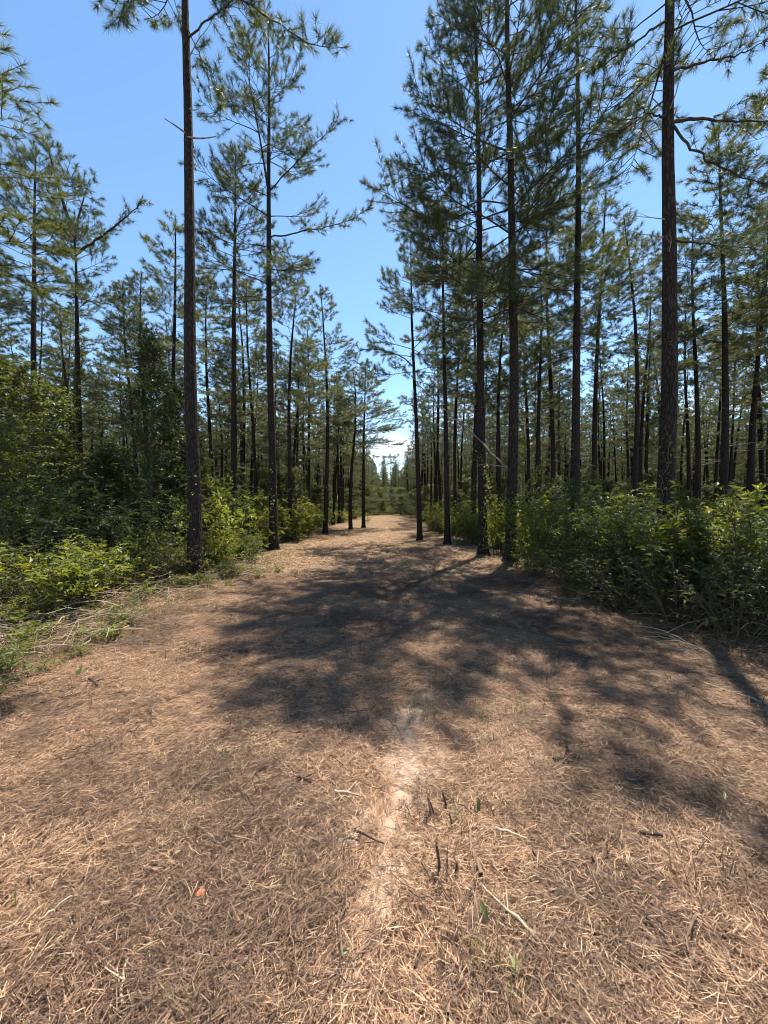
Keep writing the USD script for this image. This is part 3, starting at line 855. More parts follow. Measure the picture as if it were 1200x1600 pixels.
def shrub_model(name, leafmat, **kw):
    m_ = model(name)
    st, V = shrub(**kw)
    obj("stems", st, stem_mat, m_, smooth=False)
    lv = leaves_mesh(V, kw.get("kind", LEAF4))
    obj("foliage", lv, leafmat, m_, kind="stuff")
    return m_, [("stems", st, stem_mat), ("foliage", lv, leafmat)]


SH = {}
for i in range(3):
    SH["bright", i] = shrub_model(f"bright_shrub_model_{i}", leaf_bright, seed=400 + i, H=1.5, W=1.9, stems=15, twigs=11, per=8, leaf=0.115, twig_len=0.34, low=0.06)
    SH["mid", i] = shrub_model(f"mid_shrub_model_{i}", leaf_mid, seed=410 + i, H=1.5, W=2.0, stems=17, twigs=13, per=10, leaf=0.085, twig_len=0.36, low=0.03)
    SH["dark", i] = shrub_model(f"dark_shrub_model_{i}", leaf_dark, seed=420 + i, H=2.0, W=2.2, stems=18, twigs=15, per=11, leaf=0.08, twig_len=0.40, low=0.0)
    SH["tangle", i] = shrub_model(f"tangle_shrub_model_{i}", leaf_mid, seed=430 + i, H=1.0, W=1.8, stems=32, twigs=10, per=2, leaf=0.065, twig_len=0.34, low=0.05, stem_r=0.006)
    SH["weed", i] = shrub_model(f"weed_model_{i}", leaf_bright if i else leaf_mid, seed=440 + i, H=0.6, W=0.7, stems=6, twigs=6, per=6, leaf=0.075, ratio=0.36, twig_len=0.18, stem_r=0.004)
for i in range(2):
    SH["sap", i] = shrub_model(f"dark_sapling_model_{i}", leaf_dark, seed=450 + i, H=5.0, W=2.6, stems=60, twigs=13, per=12, leaf=0.095, ratio=0.5, kind=LEAF2, twig_len=0.5, stem_r=0.014, sapling=True)
    SH["sapl", i] = shrub_model(f"green_sapling_model_{i}", leaf_mid, seed=460 + i, H=5.0, W=3.2, stems=50, twigs=10, per=11, leaf=0.105, ratio=0.52, kind=LEAF2, twig_len=0.55, stem_r=0.014, sapling=True)
BASEH = dict(bright=1.5, mid=1.5, dark=2.0, tangle=1.0, weed=0.6, sap=5.0, sapl=5.0)


def put_shrub(kind, i, px, Y, top_py, label, wide=1.0, rz=None, group=None, name="shrub", cat="shrub"):
    p = at(px, 790, Y)
    z = float(gz(p[0], Y))
    H = at(px, top_py, Y)[2] - z
    s = 1.12 * H / BASEH[kind]
    w = wide * s ** 0.5
    return copy_of(SH[kind, i][0], name, label, cat, (p[0], Y, z - 0.02), px * 7 % 360 if rz is None else rz, (w, w, s), group)


for a in [
    # right thicket, from the path's far end to the picture edge
    ("bright", 0, 838, 9.3, 755, "yellow-green leafy shrub beside the foot of the bowed pine", 0.9),
    ("bright", 1, 778, 12.6, 770, "thin yellow-green shrub between the straight and the bowed path-edge pines", 0.7),
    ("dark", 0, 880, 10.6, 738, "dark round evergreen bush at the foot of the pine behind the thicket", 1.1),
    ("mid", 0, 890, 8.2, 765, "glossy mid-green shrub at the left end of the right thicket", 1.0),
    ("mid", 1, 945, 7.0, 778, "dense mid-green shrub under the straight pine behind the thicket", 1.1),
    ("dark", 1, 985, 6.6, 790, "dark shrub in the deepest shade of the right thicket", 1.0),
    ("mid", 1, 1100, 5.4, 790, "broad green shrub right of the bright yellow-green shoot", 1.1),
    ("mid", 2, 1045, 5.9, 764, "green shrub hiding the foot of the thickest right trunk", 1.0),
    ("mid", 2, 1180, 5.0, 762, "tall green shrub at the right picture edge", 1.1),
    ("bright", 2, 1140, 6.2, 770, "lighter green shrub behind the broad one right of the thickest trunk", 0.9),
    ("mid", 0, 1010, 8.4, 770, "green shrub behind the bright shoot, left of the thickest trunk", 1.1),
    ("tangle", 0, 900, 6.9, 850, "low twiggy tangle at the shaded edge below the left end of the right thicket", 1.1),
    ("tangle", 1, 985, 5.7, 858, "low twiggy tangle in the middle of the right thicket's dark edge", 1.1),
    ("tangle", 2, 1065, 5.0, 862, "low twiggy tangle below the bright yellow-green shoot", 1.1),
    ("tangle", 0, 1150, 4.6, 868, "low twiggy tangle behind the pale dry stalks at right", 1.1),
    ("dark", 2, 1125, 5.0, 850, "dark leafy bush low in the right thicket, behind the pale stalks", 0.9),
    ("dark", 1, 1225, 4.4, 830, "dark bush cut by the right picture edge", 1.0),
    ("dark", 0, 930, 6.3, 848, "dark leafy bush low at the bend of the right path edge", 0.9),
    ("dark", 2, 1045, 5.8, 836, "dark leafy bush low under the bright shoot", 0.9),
    ("bright", 0, 735, 15.8, 775, "yellow-green bush between the slim and the straight path-edge pines", 1.0),
    ("bright", 1, 720, 19, 780, "yellow-green bush behind the slim straight pine on the right", 1.0),
    ("mid", 2, 680, 24, 778, "green bush behind the leaning slim pine on the right", 1.0),
    # left thicket
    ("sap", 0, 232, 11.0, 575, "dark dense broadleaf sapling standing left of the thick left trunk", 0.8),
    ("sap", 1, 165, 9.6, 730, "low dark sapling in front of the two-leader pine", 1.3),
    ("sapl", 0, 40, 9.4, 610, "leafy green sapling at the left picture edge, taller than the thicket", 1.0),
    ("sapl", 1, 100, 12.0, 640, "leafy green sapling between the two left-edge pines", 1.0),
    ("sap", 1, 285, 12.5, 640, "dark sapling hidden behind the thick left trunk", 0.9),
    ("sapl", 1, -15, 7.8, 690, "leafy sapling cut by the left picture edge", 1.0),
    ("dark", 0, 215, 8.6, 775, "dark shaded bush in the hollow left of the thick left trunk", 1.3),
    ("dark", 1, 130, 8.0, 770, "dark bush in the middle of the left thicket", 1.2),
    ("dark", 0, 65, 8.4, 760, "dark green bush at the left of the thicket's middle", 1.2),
    ("tangle", 0, 5, 7.0, 810, "twiggy green tangle low at the left picture edge", 1.1),
    ("mid", 2, 205, 7.8, 805, "lance-leaved green bush in front of the dark sapling", 0.7),
    ("tangle", 1, 45, 6.4, 842, "brown twiggy tangle at the left picture edge below the thicket", 1.3),
    ("tangle", 2, 120, 6.9, 850, "twiggy tangle with few leaves at the thicket's foot on the left", 1.2),
    ("tangle", 0, 262, 7.5, 842, "bare grey twiggy tangle left of the thick left trunk's foot", 0.9),
    ("bright", 2, 250, 7.9, 850, "low yellow-green bush just left of the thick left trunk's foot", 0.7),
    ("bright", 0, 335, 10.0, 765, "yellow-green bush right behind the thick left trunk", 1.0),
    ("bright", 1, 345, 8.9, 835, "light leafy bush at the right side of the thick left trunk's foot", 0.7),
    ("bright", 2, 392, 14.2, 770, "yellow-green bush at the foot of the rounded-crown slim pine", 1.1),
    ("mid", 1, 335, 12.0, 735, "green bush behind the yellow-green one near the thick left trunk", 1.1),
    ("bright", 0, 452, 16.5, 772, "yellow-green bush right of the forked pine's foot", 1.1),
    ("bright", 1, 480, 18.5, 785, "small yellow-green bush nearest the narrow-crowned pine's foot", 1.0),
    ("sapl", 0, 460, 19.5, 745, "sapling with yellowing leaves behind the forked pine", 0.8),
    ("weed", 0, 395, 9.4, 852, "leafy weed at the path edge left of the forked pine", 1.2),
    ("weed", 1, 430, 9.0, 882, "cut leafy green branch lying at the left path edge", 1.5),
    ("weed", 2, 462, 8.9, 888, "small dark green sprig at the left path edge's tip", 1.0),
    ("weed", 1, 405, 8.3, 885, "pale-leaved low weed before the cut leafy branch", 1.2),
    ("weed", 0, 350, 8.1, 878, "low weed with thin leaves right of the thick left trunk", 1.2),
    ("weed", 2, 90, 5.6, 925, "green weed on the left verge in front of the twiggy tangle", 1.1),
    ("weed", 1, 25, 5.0, 930, "broad-leaved weed low at the left picture edge", 1.2),
    ("weed", 0, 150, 5.3, 940, "green weed beside the dark log on the left verge", 1.1),
    ("weed", 2, 215, 6.2, 905, "small green weed in the brush on the left verge", 1.0),
    ("weed", 1, 40, 4.0, 1000, "trampled green weed nearest the camera on the left verge", 1.3),
    ("weed", 0, 118, 4.6, 975, "trampled leafy weed on the left verge below the dark log", 1.2),
    ("weed", 1, 830, 8.6, 850, "low green weed at the foot of the yellow-green shrub by the bowed pine", 1.3),
    ("weed", 0, 805, 9.9, 850, "low weed hugging the bowed pine's foot", 1.1),
    ("weed", 2, 596, 58, 803, "light green bush closing the far end of the path, left", 2.0),
    ("weed", 1, 628, 60, 803, "light green bush closing the far end of the path, right", 2.0),
    ("weed", 0, 572, 36, 808, "low bush by the left path edge near the far end", 2.4),
]:
    put_shrub(*a)

# the bright shoot of the right thicket: its large lit leaves are parts of their own
p = at(1030, 790, 5.35)
bs = thing("shrub", "bright yellow-green shoot of large leaves standing above the right thicket", "shrub", (p[0], 5.35, float(gz(p[0], 5.35))))
st, V = shrub(471, 1.72, 0.9, stems=8, twigs=8, per=6, leaf=0.125, ratio=0.40, kind=LEAF8, twig_len=0.26, low=0.35, stem_r=0.007)
obj("stems", st, dark_stick, bs)
order = np.argsort(-V[:, :, 2].mean(1))
for k in order[:150]:
    obj("leaf", leaves_mesh(V[k:k + 1], LEAF8), leaf_bright, bs)
obj("foliage", leaves_mesh(V[order[150:]], LEAF8), leaf_mid, bs, kind="stuff")
# pale round leaves on a thin sapling in the left shade
p = at(176, 790, 6.9)
bs = thing("young_tree", "thin young tree with pale round leaves in front of the left shade", "young tree", (p[0], 6.9, float(gz(p[0], 6.9))))
st, V = shrub(475, 1.05, 0.75, stems=4, twigs=5, per=3, leaf=0.10, ratio=0.75, kind=LEAF8, twig_len=0.24, low=0.25, stem_r=0.006)
obj("stems", st, stem_mat, bs)
for k in range(len(V)):
    obj("leaf", leaves_mesh(V[k:k + 1], LEAF8), leaf_pale, bs)

# boughs that the photograph shows on their own
def bough(tree, pts, r0, seed, n=36, width=0.008, start=0.3, sub=0.55, name="branch"):
    rg = np.random.default_rng(seed)
    o = np.array(tree.GetAttribute("xformOp:translate").Get())
    L_ = smooth_line(np.array([at(a, b, c) for a, b, c in pts]) - o, 18)
    L_ = L_ + rg.normal(0, .012, L_.shape)
    ln = np.linalg.norm(np.diff(L_, axis=0), axis=1).sum()
    w = np.linspace(0, 1, 18)
    mesh, tp, td = [tubes(L_, r0 * (1 - .8 * w), 6)], [], []
    k = int(ln / 0.13)
    for q in range(k):
        u = start + (1 - start) * (q + rg.random()) / k
        p_ = np.array([np.interp(u, w, L_[:, i]) for i in range(3)])
        i = min(int(u * 17), 16)
        d = unit(L_[i + 1] - L_[i])
        dd = unit(d * rg.uniform(.4, .9) + unit(rg.normal(size=3)) * 0.8 + [0, 0, 0.1])
        sl = rg.uniform(.4, 1.0) * sub * (1.15 - .5 * u)
        sp = p_ + dd * (sl * np.linspace(0, 1, 4))[:, None] + rg.normal(0, .02, (4, 3)) * np.linspace(0, 1, 4)[:, None]
        mesh.append(tubes(sp, np.linspace(.006, .0025, 4), 3))
        for f in np.arange(1.0, 0.15, -0.16 / sl):
            tp.append(p_ + (sp[-1] - p_) * f); td.append(unit(dd + rg.normal(0, .45, 3) * (f < 1) + [0, 0, .15]))
    tp.append(L_[-1]); td.append(unit(L_[-1] - L_[-2]))
    obj(name, join(mesh), limb, tree)
    obj("needles", needle_tufts(rg, np.array(tp), np.array(td), np.full(len(tp), .09), n, width, (0.12, 0.20)), needle, tree, kind="stuff")


trees = {i: stage.GetPrimAtPath("/World/pine_tree" + (f"_{i:03d}" if i else "")) for i in range(11)}
for tr_, pts_, r_ in [
    (0, [(292, 60, 7.75), (330, 28, 7.5), (365, 0, 7.3), (400, -40, 7.1)], .022),
    (0, [(291, -60, 7.75), (380, 0, 7.4), (440, 40, 7.2), (500, 72, 7.0), (540, 75, 6.9)], .022),
    (0, [(292, 40, 7.75), (312, 85, 7.6), (335, 130, 7.5), (345, 165, 7.4)], .012),
    (0, [(289, -40, 7.75), (240, -30, 7.6), (200, 0, 7.4), (186, 40, 7.3)], .016),
    (1, [(421, 372, 13.4), (470, 362, 13.0), (530, 350, 12.6), (578, 325, 12.3)], .028),
    (1, [(421, 300, 13.4), (460, 255, 13.2), (510, 210, 13.0), (540, 185, 12.8)], .024),
    (3, [(118, 398, 14), (150, 375, 13.8), (190, 345, 13.6), (225, 312, 13.4)], .05),
    (9, [(648, 575, 17.3), (615, 552, 17.0), (580, 545, 16.8), (545, 560, 16.6)], .03),
    (8, [(1046, 112, 7.0), (1090, 100, 6.9), (1140, 90, 6.8), (1200, 60, 6.7)], .026),
    (8, [(1046, 192, 7.0), (1090, 184, 7.1), (1150, 190, 7.2), (1230, 186, 7.3)], .032),
    (8, [(1050, 195, 7.0), (1085, 235, 6.8), (1130, 262, 6.7), (1210, 292, 6.5)], .024),
    (8, [(1046, 376, 7.0), (1090, 378, 7.2), (1150, 386, 7.4), (1220, 392, 7.6)], .022),
    (8, [(1042, 180, 7.0), (1015, 178, 6.9), (995, 160, 6.8)], .022),
    (8, [(1044, 30, 7.0), (1000, 60, 7.1), (960, 90, 7.2), (930, 110, 7.3)], .022),
]:
    bough(trees[tr_], pts_, r_, int(pts_[0][0] * 7 + pts_[-1][1]), n=40 if tr_ in (0, 8) else 34, width=0.0075 if tr_ in (0, 8) else 0.0095)

# brush piles of bare stems on the left verge
for j, (px, Y, h_, lab) in enumerate([
    (40, 6.0, .75, "brown brush pile at the left picture edge under the twiggy tangle"),
    (95, 5.4, .5, "low brush pile of bare brown stems beside the dark log"),
    (160, 6.2, .6, "brush pile with a few green leaves in the middle of the left verge"),
    (225, 6.7, .5, "low grey brush pile right of the middle of the left verge"),
    (30, 4.5, .35, "flattened brush at the left picture edge below the dark log"),
    (262, 7.2, .45, "thin brush heap against the thick left trunk's left side"),
    (352, 8.6, .4, "low brush heap right of the thick left trunk's foot"),
    (100, 4.5, .25, "flattened pale brush on the left verge nearest the path"),
    (400, 10.2, .35, "low brush heap left of the forked pine's foot"),
    (960, 6.0, .6, "dark brush heap at the shaded foot of the right thicket's middle"),
    (1120, 4.8, .5, "brush heap of brown stems behind the sheaf of pale stalks"),
]):
    rg = np.random.default_rng(700 + j)
    p = at(px, 790, Y)
    t = thing("brush_pile", lab, "brush", (p[0], Y, float(gz(p[0], Y))))
    n_ = 95
    w = np.linspace(0, 1, 7)
    az, L = rg.uniform(0, 6.283, n_), rg.uniform(0.4, 1.1, n_)
    e = np.radians(rg.uniform(10, 75, n_))[:, None] * (1 - 1.25 * w)
    st_ = np.stack([np.cos(e) * np.cos(az)[:, None], np.cos(e) * np.sin(az)[:, None], np.sin(e) * min(1, h_ * 1.7)], -1) * (L / 6)[:, None, None]
    P = np.cumsum(st_, 1) - st_[:, :1] + np.stack([rg.normal(0, .35, n_), rg.normal(0, .3, n_), 0 * az], -1)[:, None] + rg.normal(0, .015, (n_, 7, 3))
    P[..., 2] = np.maximum(P[..., 2], 0.01)
    R_ = rg.uniform(.0025, .0065, n_)[:, None] * np.linspace(1, .4, 7)
    obj("dark_stems", tubes(P[:60], R_[:60], 4), dark_stick if px > 900 else stick_mat, t, kind="stuff")
    obj("pale_stems", tubes(P[60:], R_[60:], 4), stick_mat if px > 900 else dry_stem, t, kind="stuff")
    m_ = 110
    a_, b_ = rg.integers(0, n_, m_), rg.integers(2, 7, m_)
    Ls = rg.uniform(.03, .09, m_)
    obj("leaves", leaves_mesh(place_leaves(P[a_, b_], unit(rg.normal(size=(m_, 3)) + [0, 0, .1]), unit(rg.normal(0, .5, (m_, 3)) + [0, 0, 1]), Ls, Ls * .45, LEAF4), LEAF4), leaf_mid if px > 900 else leaf_bright, t, kind="stuff")

# bushes along the path edges and deeper in
rng = np.random.default_rng(91)


def many(kinds, pts, hs, label, group, ws=1.0):
    for (x, y), h in zip(pts, hs):
        kd = kinds[int(rng.integers(0, len(kinds)))]
        s = h / BASEH[kd]
        w = ws * s ** 0.5 * rng.uniform(0.85, 1.15)
        look_ = {"mid": "mid-green ", "dark": "dark-leaved ", "bright": "yellow-green ", "sap": "dark ", "sapl": "light green "}[kd]
        copy_of(SH[kd, int(rng.integers(0, 3 if (kd, 2) in SH else 2))][0], "shrub", look_ + label, "shrub", (x, y, float(gz(x, y)) - 0.02), rng.uniform(0, 360), (w, w, s), group)


ys = np.arange(13.5, 43, 1.5)
many(["bright", "bright", "mid"], [(left_edge(y) - rng.uniform(0.8, 2.6), y + rng.uniform(-.5, .5)) for y in ys], rng.uniform(0.9, 1.5, len(ys)), "low bush in the row lining the left edge of the far path", "bushes lining the far path on the left", 1.1)
ys = np.arange(14.5, 43, 1.5)
many(["bright", "mid"], [(right_edge(y) + rng.uniform(1.0, 2.8), y + rng.uniform(-.5, .5)) for y in ys], rng.uniform(0.8, 1.4, len(ys)), "low bush in the row lining the right edge of the far path", "bushes lining the far path on the right", 1.1)
ys = rng.uniform(3.0, 8.6, 34)
for x, y in zip(left_edge(ys) - rng.uniform(-0.25, 1.7, 34), ys):
    if x > -1.02 * y - 0.3:
        s_ = rng.uniform(0.4, 0.85)
        copy_of(SH["weed", int(rng.integers(0, 3))][0], "leafy_weed", "small trampled leafy weed on the brushy left verge", "weed", (x, y, float(gz(x, y)) - 0.02), rng.uniform(0, 360), (s_ * 1.3, s_ * 1.3, s_ * 0.75), "weeds on the left verge")
pts = [(x, y) for x, y in zip(rng.uniform(-17, -5.2, 90), rng.uniform(7, 18, 90)) if x > -1.05 * y - 1]
many(["mid", "dark", "bright"], pts, rng.uniform(1.0, 2.0, len(pts)), "bush in the deep of the left thicket under the pines", "bushes deep in the left thicket", 1.2)
pts = [(x, y) for x, y in zip(rng.uniform(5.6, 15, 60), rng.uniform(6, 16, 60)) if x < 1.05 * y + 1]
many(["mid", "dark", "bright"], pts, rng.uniform(0.9, 1.45, len(pts)), "bush in the deep of the right thicket under the pines", "bushes deep in the right thicket", 1.2)
pts = [(x, y) for x, y in zip(rng.uniform(-16, -6.5, 15), rng.uniform(8.5, 17, 15)) if x > -1.05 * y - 1 and not (-9.5 < x < -5 and y < 10)]
many(["sapl", "sap", "sapl"], pts, rng.uniform(2.6, 4.2, len(pts)), "leafy sapling crowding the left thicket under the pines", "saplings in the left thicket", 1.1)
pts = [(x, y) for x, y in zip(rng.uniform(-34, -6, 60), rng.uniform(16, 40, 60)) if x > -1.05 * y - 1]
many(["sap", "sapl", "sapl"], pts, rng.uniform(2.6, 5.0, len(pts)), "broadleaf sapling growing among the planted pines on the left", "saplings among the left pines", 1.0)
pts = [(x, y) for x, y in zip(rng.uniform(5, 38, 50), rng.uniform(19, 44, 50)) if x < 1.05 * y + 1]
many(["sap", "sapl"], pts, rng.uniform(2.2, 3.8, len(pts)), "broadleaf sapling growing among the planted pines on the right", "saplings among the right pines", 1.0)

# uncountable undergrowth on the forest floor
n = 3800
y = 5 + 75 * rng.random(n) ** 1.3
x = rng.uniform(-1, 1, n) * (1.08 * y + 2)
k = (off_path(x, y) > 0.97) & ((x < left_edge(y) - 0.9) | (x > right_edge(y) + 0.9) | (y > 48))
x, y = x[k], y[k]
protos = [("undergrowth_plant", SH[a][1]) for a in (("weed", 0), ("weed", 1), ("weed", 2), ("tangle", 1), ("mid", 0), ("bright", 1))]
wh = rng.choice(6, len(x), p=[.24, .22, .2, .14, .10, .10])
s = np.where(wh[:, None] > 2, rng.uniform(0.45, 0.75, (len(x), 1)), rng.uniform(0.9, 1.8, (len(x), 1))) * (1 + 0.3 * (y[:, None] > 25))
scatter("undergrowth", protos, np.stack([x, y, gz(x, y) - .02], -1), rng.random(len(x)) * 6.283, s, wh, "low leafy ground cover on the forest floor under the pines", "undergrowth")
n = 700
y = rng.uniform(34, 135, n)
x = rng.uniform(-1, 1, n) * (1.05 * y)
k = (x < left_edge(y) - 1.5) | (x > right_edge(y) + 1.5) | (y > 50)
x, y = np.concatenate([x[k], rng.uniform(-9, 9, 130)]), np.concatenate([y[k], rng.uniform(63, 130, 130)])
scatter("distant_understorey", [("understorey_tree", SH[a][1]) for a in (("sapl", 0), ("sapl", 1), ("sap", 0))], np.stack([x, y, gz(x, y) - .02], -1), rng.random(len(x)) * 6.283,
        np.stack([rng.uniform(1.0, 1.6, len(x))] * 2 + [rng.uniform(0.5, 1.0, len(x))], -1), rng.choice(3, len(x), p=[.45, .4, .15]), "green understorey filling the spaces between the far pine trunks", "undergrowth")
# verge litter of grass and stems along both edges
n = 620
y = 2.2 + 26 * rng.random(n) ** 1.4
sd = (rng.random(n) < 0.55) | (y < 9)
x = np.where(sd, left_edge(y) - rng.exponential(0.55, n) + 0.15, right_edge(y) + rng.exponential(0.45, n) - 0.05)
scatter("verge_grass", [("verge_tuft", [("blades", grass_clump(500 + i, 22, 0.15, 0.2, 0.005, 0.9), straw_dry if i % 2 else grass_mat)]) for i in range(5)] +
        [("verge_twigs", [("twigs", twig_patch(520, 16, 0.4), stick_mat)])],
        np.stack([x, y, gz(x, y)], -1), rng.random(n) * 6.283, rng.uniform(0.6, 1.25, n), rng.choice(6, n, p=[.13, .2, .12, .2, .1, .25]), "dry and green grass with twigs along the path edges", "grass")

# ------------------------------------------------------------------ single things on the ground


def lay(px0, py0, px1, py1, r0, r1, name, label, mat, cat="stick", lift=0.025, bow=0.05, side=None, seed=0):
    """A stick lying on the ground between two pixels."""
    rg = np.random.default_rng(seed + int(px0 * 3 + py0))
    a, b = on_ground(px0, py0), on_ground(px1, py1)
    w = np.linspace(0, 1, 8)
    P = a + (b - a) * w[:, None]
    L = np.linalg.norm(b - a)
    nrm = np.array([-(b - a)[1], (b - a)[0], 0]) / max(L, 1e-6)
    P = P + nrm * (bow * L * np.sin(w * 3.14))[:, None] + rg.normal(0, 0.012 * L, (8, 3)) * np.sin(w * 3.14)[:, None]
    P[:, 2] = gz(P[:, 0], P[:, 1]) + lift + r0 + np.abs(rg.normal(0, 0.006, 8))
    o = P[0].copy()
    t = thing(name, label, cat, o)
    obj("shaft", tubes(P - o, np.linspace(r0, r1, 8) * (1 + 0.12 * rg.normal(size=8)), 7, cap=True), mat, t, smooth=50)
    if side:
        for u, l in side:
            p = P[int(u * 7)] - o
            d = unit((b - a) / L * 0.7 + nrm * rg.choice([-1, 1]) * 0.8 + [0, 0, 0.25])
            obj("side_twig", tubes(p + d * (l * np.linspace(0, 1, 4))[:, None], np.linspace(r0 * 0.5, r1 * 0.5, 4), 5, cap=True), mat, t)
    return t


for a in [
    (268, 1278, 328, 1208, .0055, .003, "fallen_stick", "straight tan stick lying left of the path's middle", stick_mat),
    (358, 1230, 398, 1270, .006, .004, "fallen_stick", "dark curved stick just right of the straight tan one", dark_stick),
    (460, 1222, 486, 1236, .008, .005, "fallen_stick", "short thick dark stick on the lit straw below the shadow's tip", dark_stick),
    (522, 1253, 570, 1251, .006, .004, "fallen_stick", "pale straight stick beside the bare sand strip", dry_stem),
    (517, 1292, 600, 1330, .007, .004, "fallen_stick", "long dark stick crossing the bare sand strip", dark_stick),
    (465, 1350, 500, 1308, .004, .0025, "fallen_stick", "thin tan stick left of the long dark one", stick_mat),
    (552, 1508, 625, 1445, .005, .003, "fallen_stick", "bent grey stick on the sand near the bottom of the path", stick_mat),
    (648, 1520, 660, 1490, .004, .003, "fallen_stick", "short curved dark twig right of the bent grey stick", dark_stick),
    (752, 1380, 735, 1285, .008, .004, "fallen_stick", "reddish bent stem lying right of the cut stubs", stick_mat),
    (840, 1480, 750, 1390, .006, .003, "fallen_stick", "long pale stalk lying below the reddish bent stem", dry_stem),
    (60, 1450, 118, 1412, .005, .003, "fallen_stick", "pale stick near the left picture edge low down", dry_stem),
    (768, 1305, 824, 1322, .005, .003, "fallen_stick", "pale thin stick right of the reddish bent stem", dry_stem),
    (960, 1124, 1005, 1133, .006, .004, "fallen_stick", "dark stick on the lit straw between the two shadows", dark_stick),
    (190, 1580, 200, 1500, .006, .003, "fallen_stick", "dry pale stalk pointing away at the lower left", dry_stem),
    (965, 1480, 910, 1448, .005, .003, "fallen_stick", "tan stick lying at the lower right among the straw", stick_mat),
    (700, 1600, 722, 1480, .005, .003, "fallen_stick", "thin leaning stalk at the bottom right of the sand strip", stick_mat),
    (0, 998, 75, 985, .03, .022, "fallen_log", "dark fallen log on the left verge", dark_stick),
    (1100, 1072, 1200, 1110, .008, .005, "fallen_stick", "long pale stick in the right shade below the dry stalks", dry_stem),
    (140, 1068, 152, 1078, .016, .010, "fallen_stick", "short dark chunk of wood on the straw below the left verge", dark_stick),
    (865, 1195, 905, 1192, .012, .008, "fallen_stick", "dark piece of wood half sunk in the lit straw at right", dark_stick),
    (1000, 1315, 1035, 1318, .012, .007, "fallen_stick", "dark knobbly wood bit right of the path's middle", dark_stick),
    (130, 985, 200, 950, .006, .003, "fallen_stick", "grey stick leaning across the brush of the left verge", dry_stem),
    (85, 965, 135, 1010, .006, .004, "fallen_stick", "brown stick among the green weeds on the left verge", stick_mat),
    (180, 1010, 230, 965, .005, .003, "fallen_stick", "bleached stick at the right end of the left verge's brush", dry_stem),
]:
    lay(*a[:6], a[6], a[7], a[8], cat="log" if a[6] == "fallen_log" else "stick", side=[(0.5, 0.08)] if a[4] > 0.0058 else None)


def stub(px, py, top, r, label, lean=(0, 0), mat=None):
    g = on_ground(px, py)
    Y = g[1]
    g[2] = float(gz(g[0], g[1]))
    h = at(px, top, Y)[2] - g[2]
    w = np.linspace(0, 1, 5)
    P = np.stack([lean[0] * h * w + 0.01 * np.sin(w * 4), lean[1] * h * w, -0.03 + (h + 0.03) * w], -1)
    t = thing("cut_stem", label, "stem", g)
    obj("shaft", tubes(P, r * np.linspace(1.15, 0.9, 5), 8, cap=True), mat or (stick_mat if int(px) % 2 else dark_stick), t, smooth=50)
    obj("frayed_tip", tubes(np.array([[P[-1] + np.array([0.3 * r * q, 0.2 * r, -0.004]) + np.array([0.05 * q, 0.02, 1]) * u for u in (0, 0.008, 0.016)] for q in (-1, 0, 1)]), np.tile([r * .4, r * .25, r * .05], (3, 1)), 4), stick_mat, t)


for a in [
    (682, 1367, 1320, .006, "tallest dark cut stem standing right of the sand strip", (0.05, 0)),
    (698, 1370, 1352, .005, "leaning short cut stem beside the tallest dark one", (0.9, 0.1)),
    (669, 1276, 1246, .006, "cut stem of the pair standing at the sand strip's upper end, left", (0.05, 0)),
    (676, 1272, 1250, .004, "thin cut stem of the pair at the sand strip's upper end, right", (-0.1, 0)),
    (694, 1262, 1240, .006, "cut stem behind the pair, tufted with straw", (0, 0)),
    (702, 1292, 1272, .004, "thin cut stem between the pair and the tallest one", (0.1, 0)),
    (886, 1184, 1164, .008, "cut stem standing alone in the lit straw at right", (0.03, 0)),
    (926, 1356, 1340, .006, "short cut stem on the straw right of the reddish bent stem", (0.1, 0)),
    (1083, 1250, 1232, .007, "cut stem at the edge of the right-hand shadow", (0, 0)),
    (447, 1130, 1105, .006, "cut stem left of the shadow's tip", (0.15, 0)),
    (836, 1345, 1330, .005, "short cut stem in the straw right of the green leaves", (-0.1, 0)),
]:
    stub(*a)


def lone_leaf(px, py, L, W, mat, label, yaw, rise=0.25, name="fallen_leaf"):
    g = on_ground(px, py)
    g[2] = float(gz(g[0], g[1])) + 0.03
    d = unit(np.array([[math.cos(yaw), math.sin(yaw), rise]]))
    V = place_leaves(np.zeros((1, 3)), d, np.array([[0.1, -0.3, 1.0]]), np.array([L]), np.array([W]), LEAF8)
    t = thing(name, label, "leaf", g)
    obj("blade", leaves_mesh(V, LEAF8), mat, t, smooth=True)
    obj("stalk", tubes(np.array([[0, 0, 0], [-.4, -.02, -.05], [-.8, .02, -.1]]) * L * 0.5, np.array([.0012, .001, .0007]), 4), stem_mat, t)


for a in [
    (306, 1407, .036, .026, leaf_orange, "small orange leaf lying on the straw at lower left", 0.6),
    (1132, 1258, .065, .018, leaf_pale, "pale narrow leaf lying near the right-hand shadow", 0.9, 0.5),
    (722, 1282, .06, .045, leaf_mid, "rounded green leaf beside the cut stems", 2.4, 0.6),
    (748, 1276, .06, .022, leaf_mid, "upright narrow green leaf right of the rounded one", 1.4, 1.6),
    (762, 1455, .07, .022, leaf_mid, "narrow green leaf in the straw below the reddish bent stem", 1.9, 0.8),
    (530, 1500, .04, .02, leaf_pale, "tiny pale leaf left of the bent grey stick", 0.4),
    (810, 1535, .05, .018, leaf_pale, "whitish curled leaf near the bottom of the path", 2.0, 0.6),
    (428, 1288, .03, .02, leaf_bright, "tiny green leaf beside the dark curved stick", 1.0),
    (1005, 1405, .04, .018, leaf_pale, "pale leaf beside the tall grass tuft at lower right", 2.2, 0.4),
    (270, 1345, .035, .016, leaf_pale, "white scrap of leaf in the straw left of the orange one", 0.2, 0.6),
]:
    lone_leaf(*a)

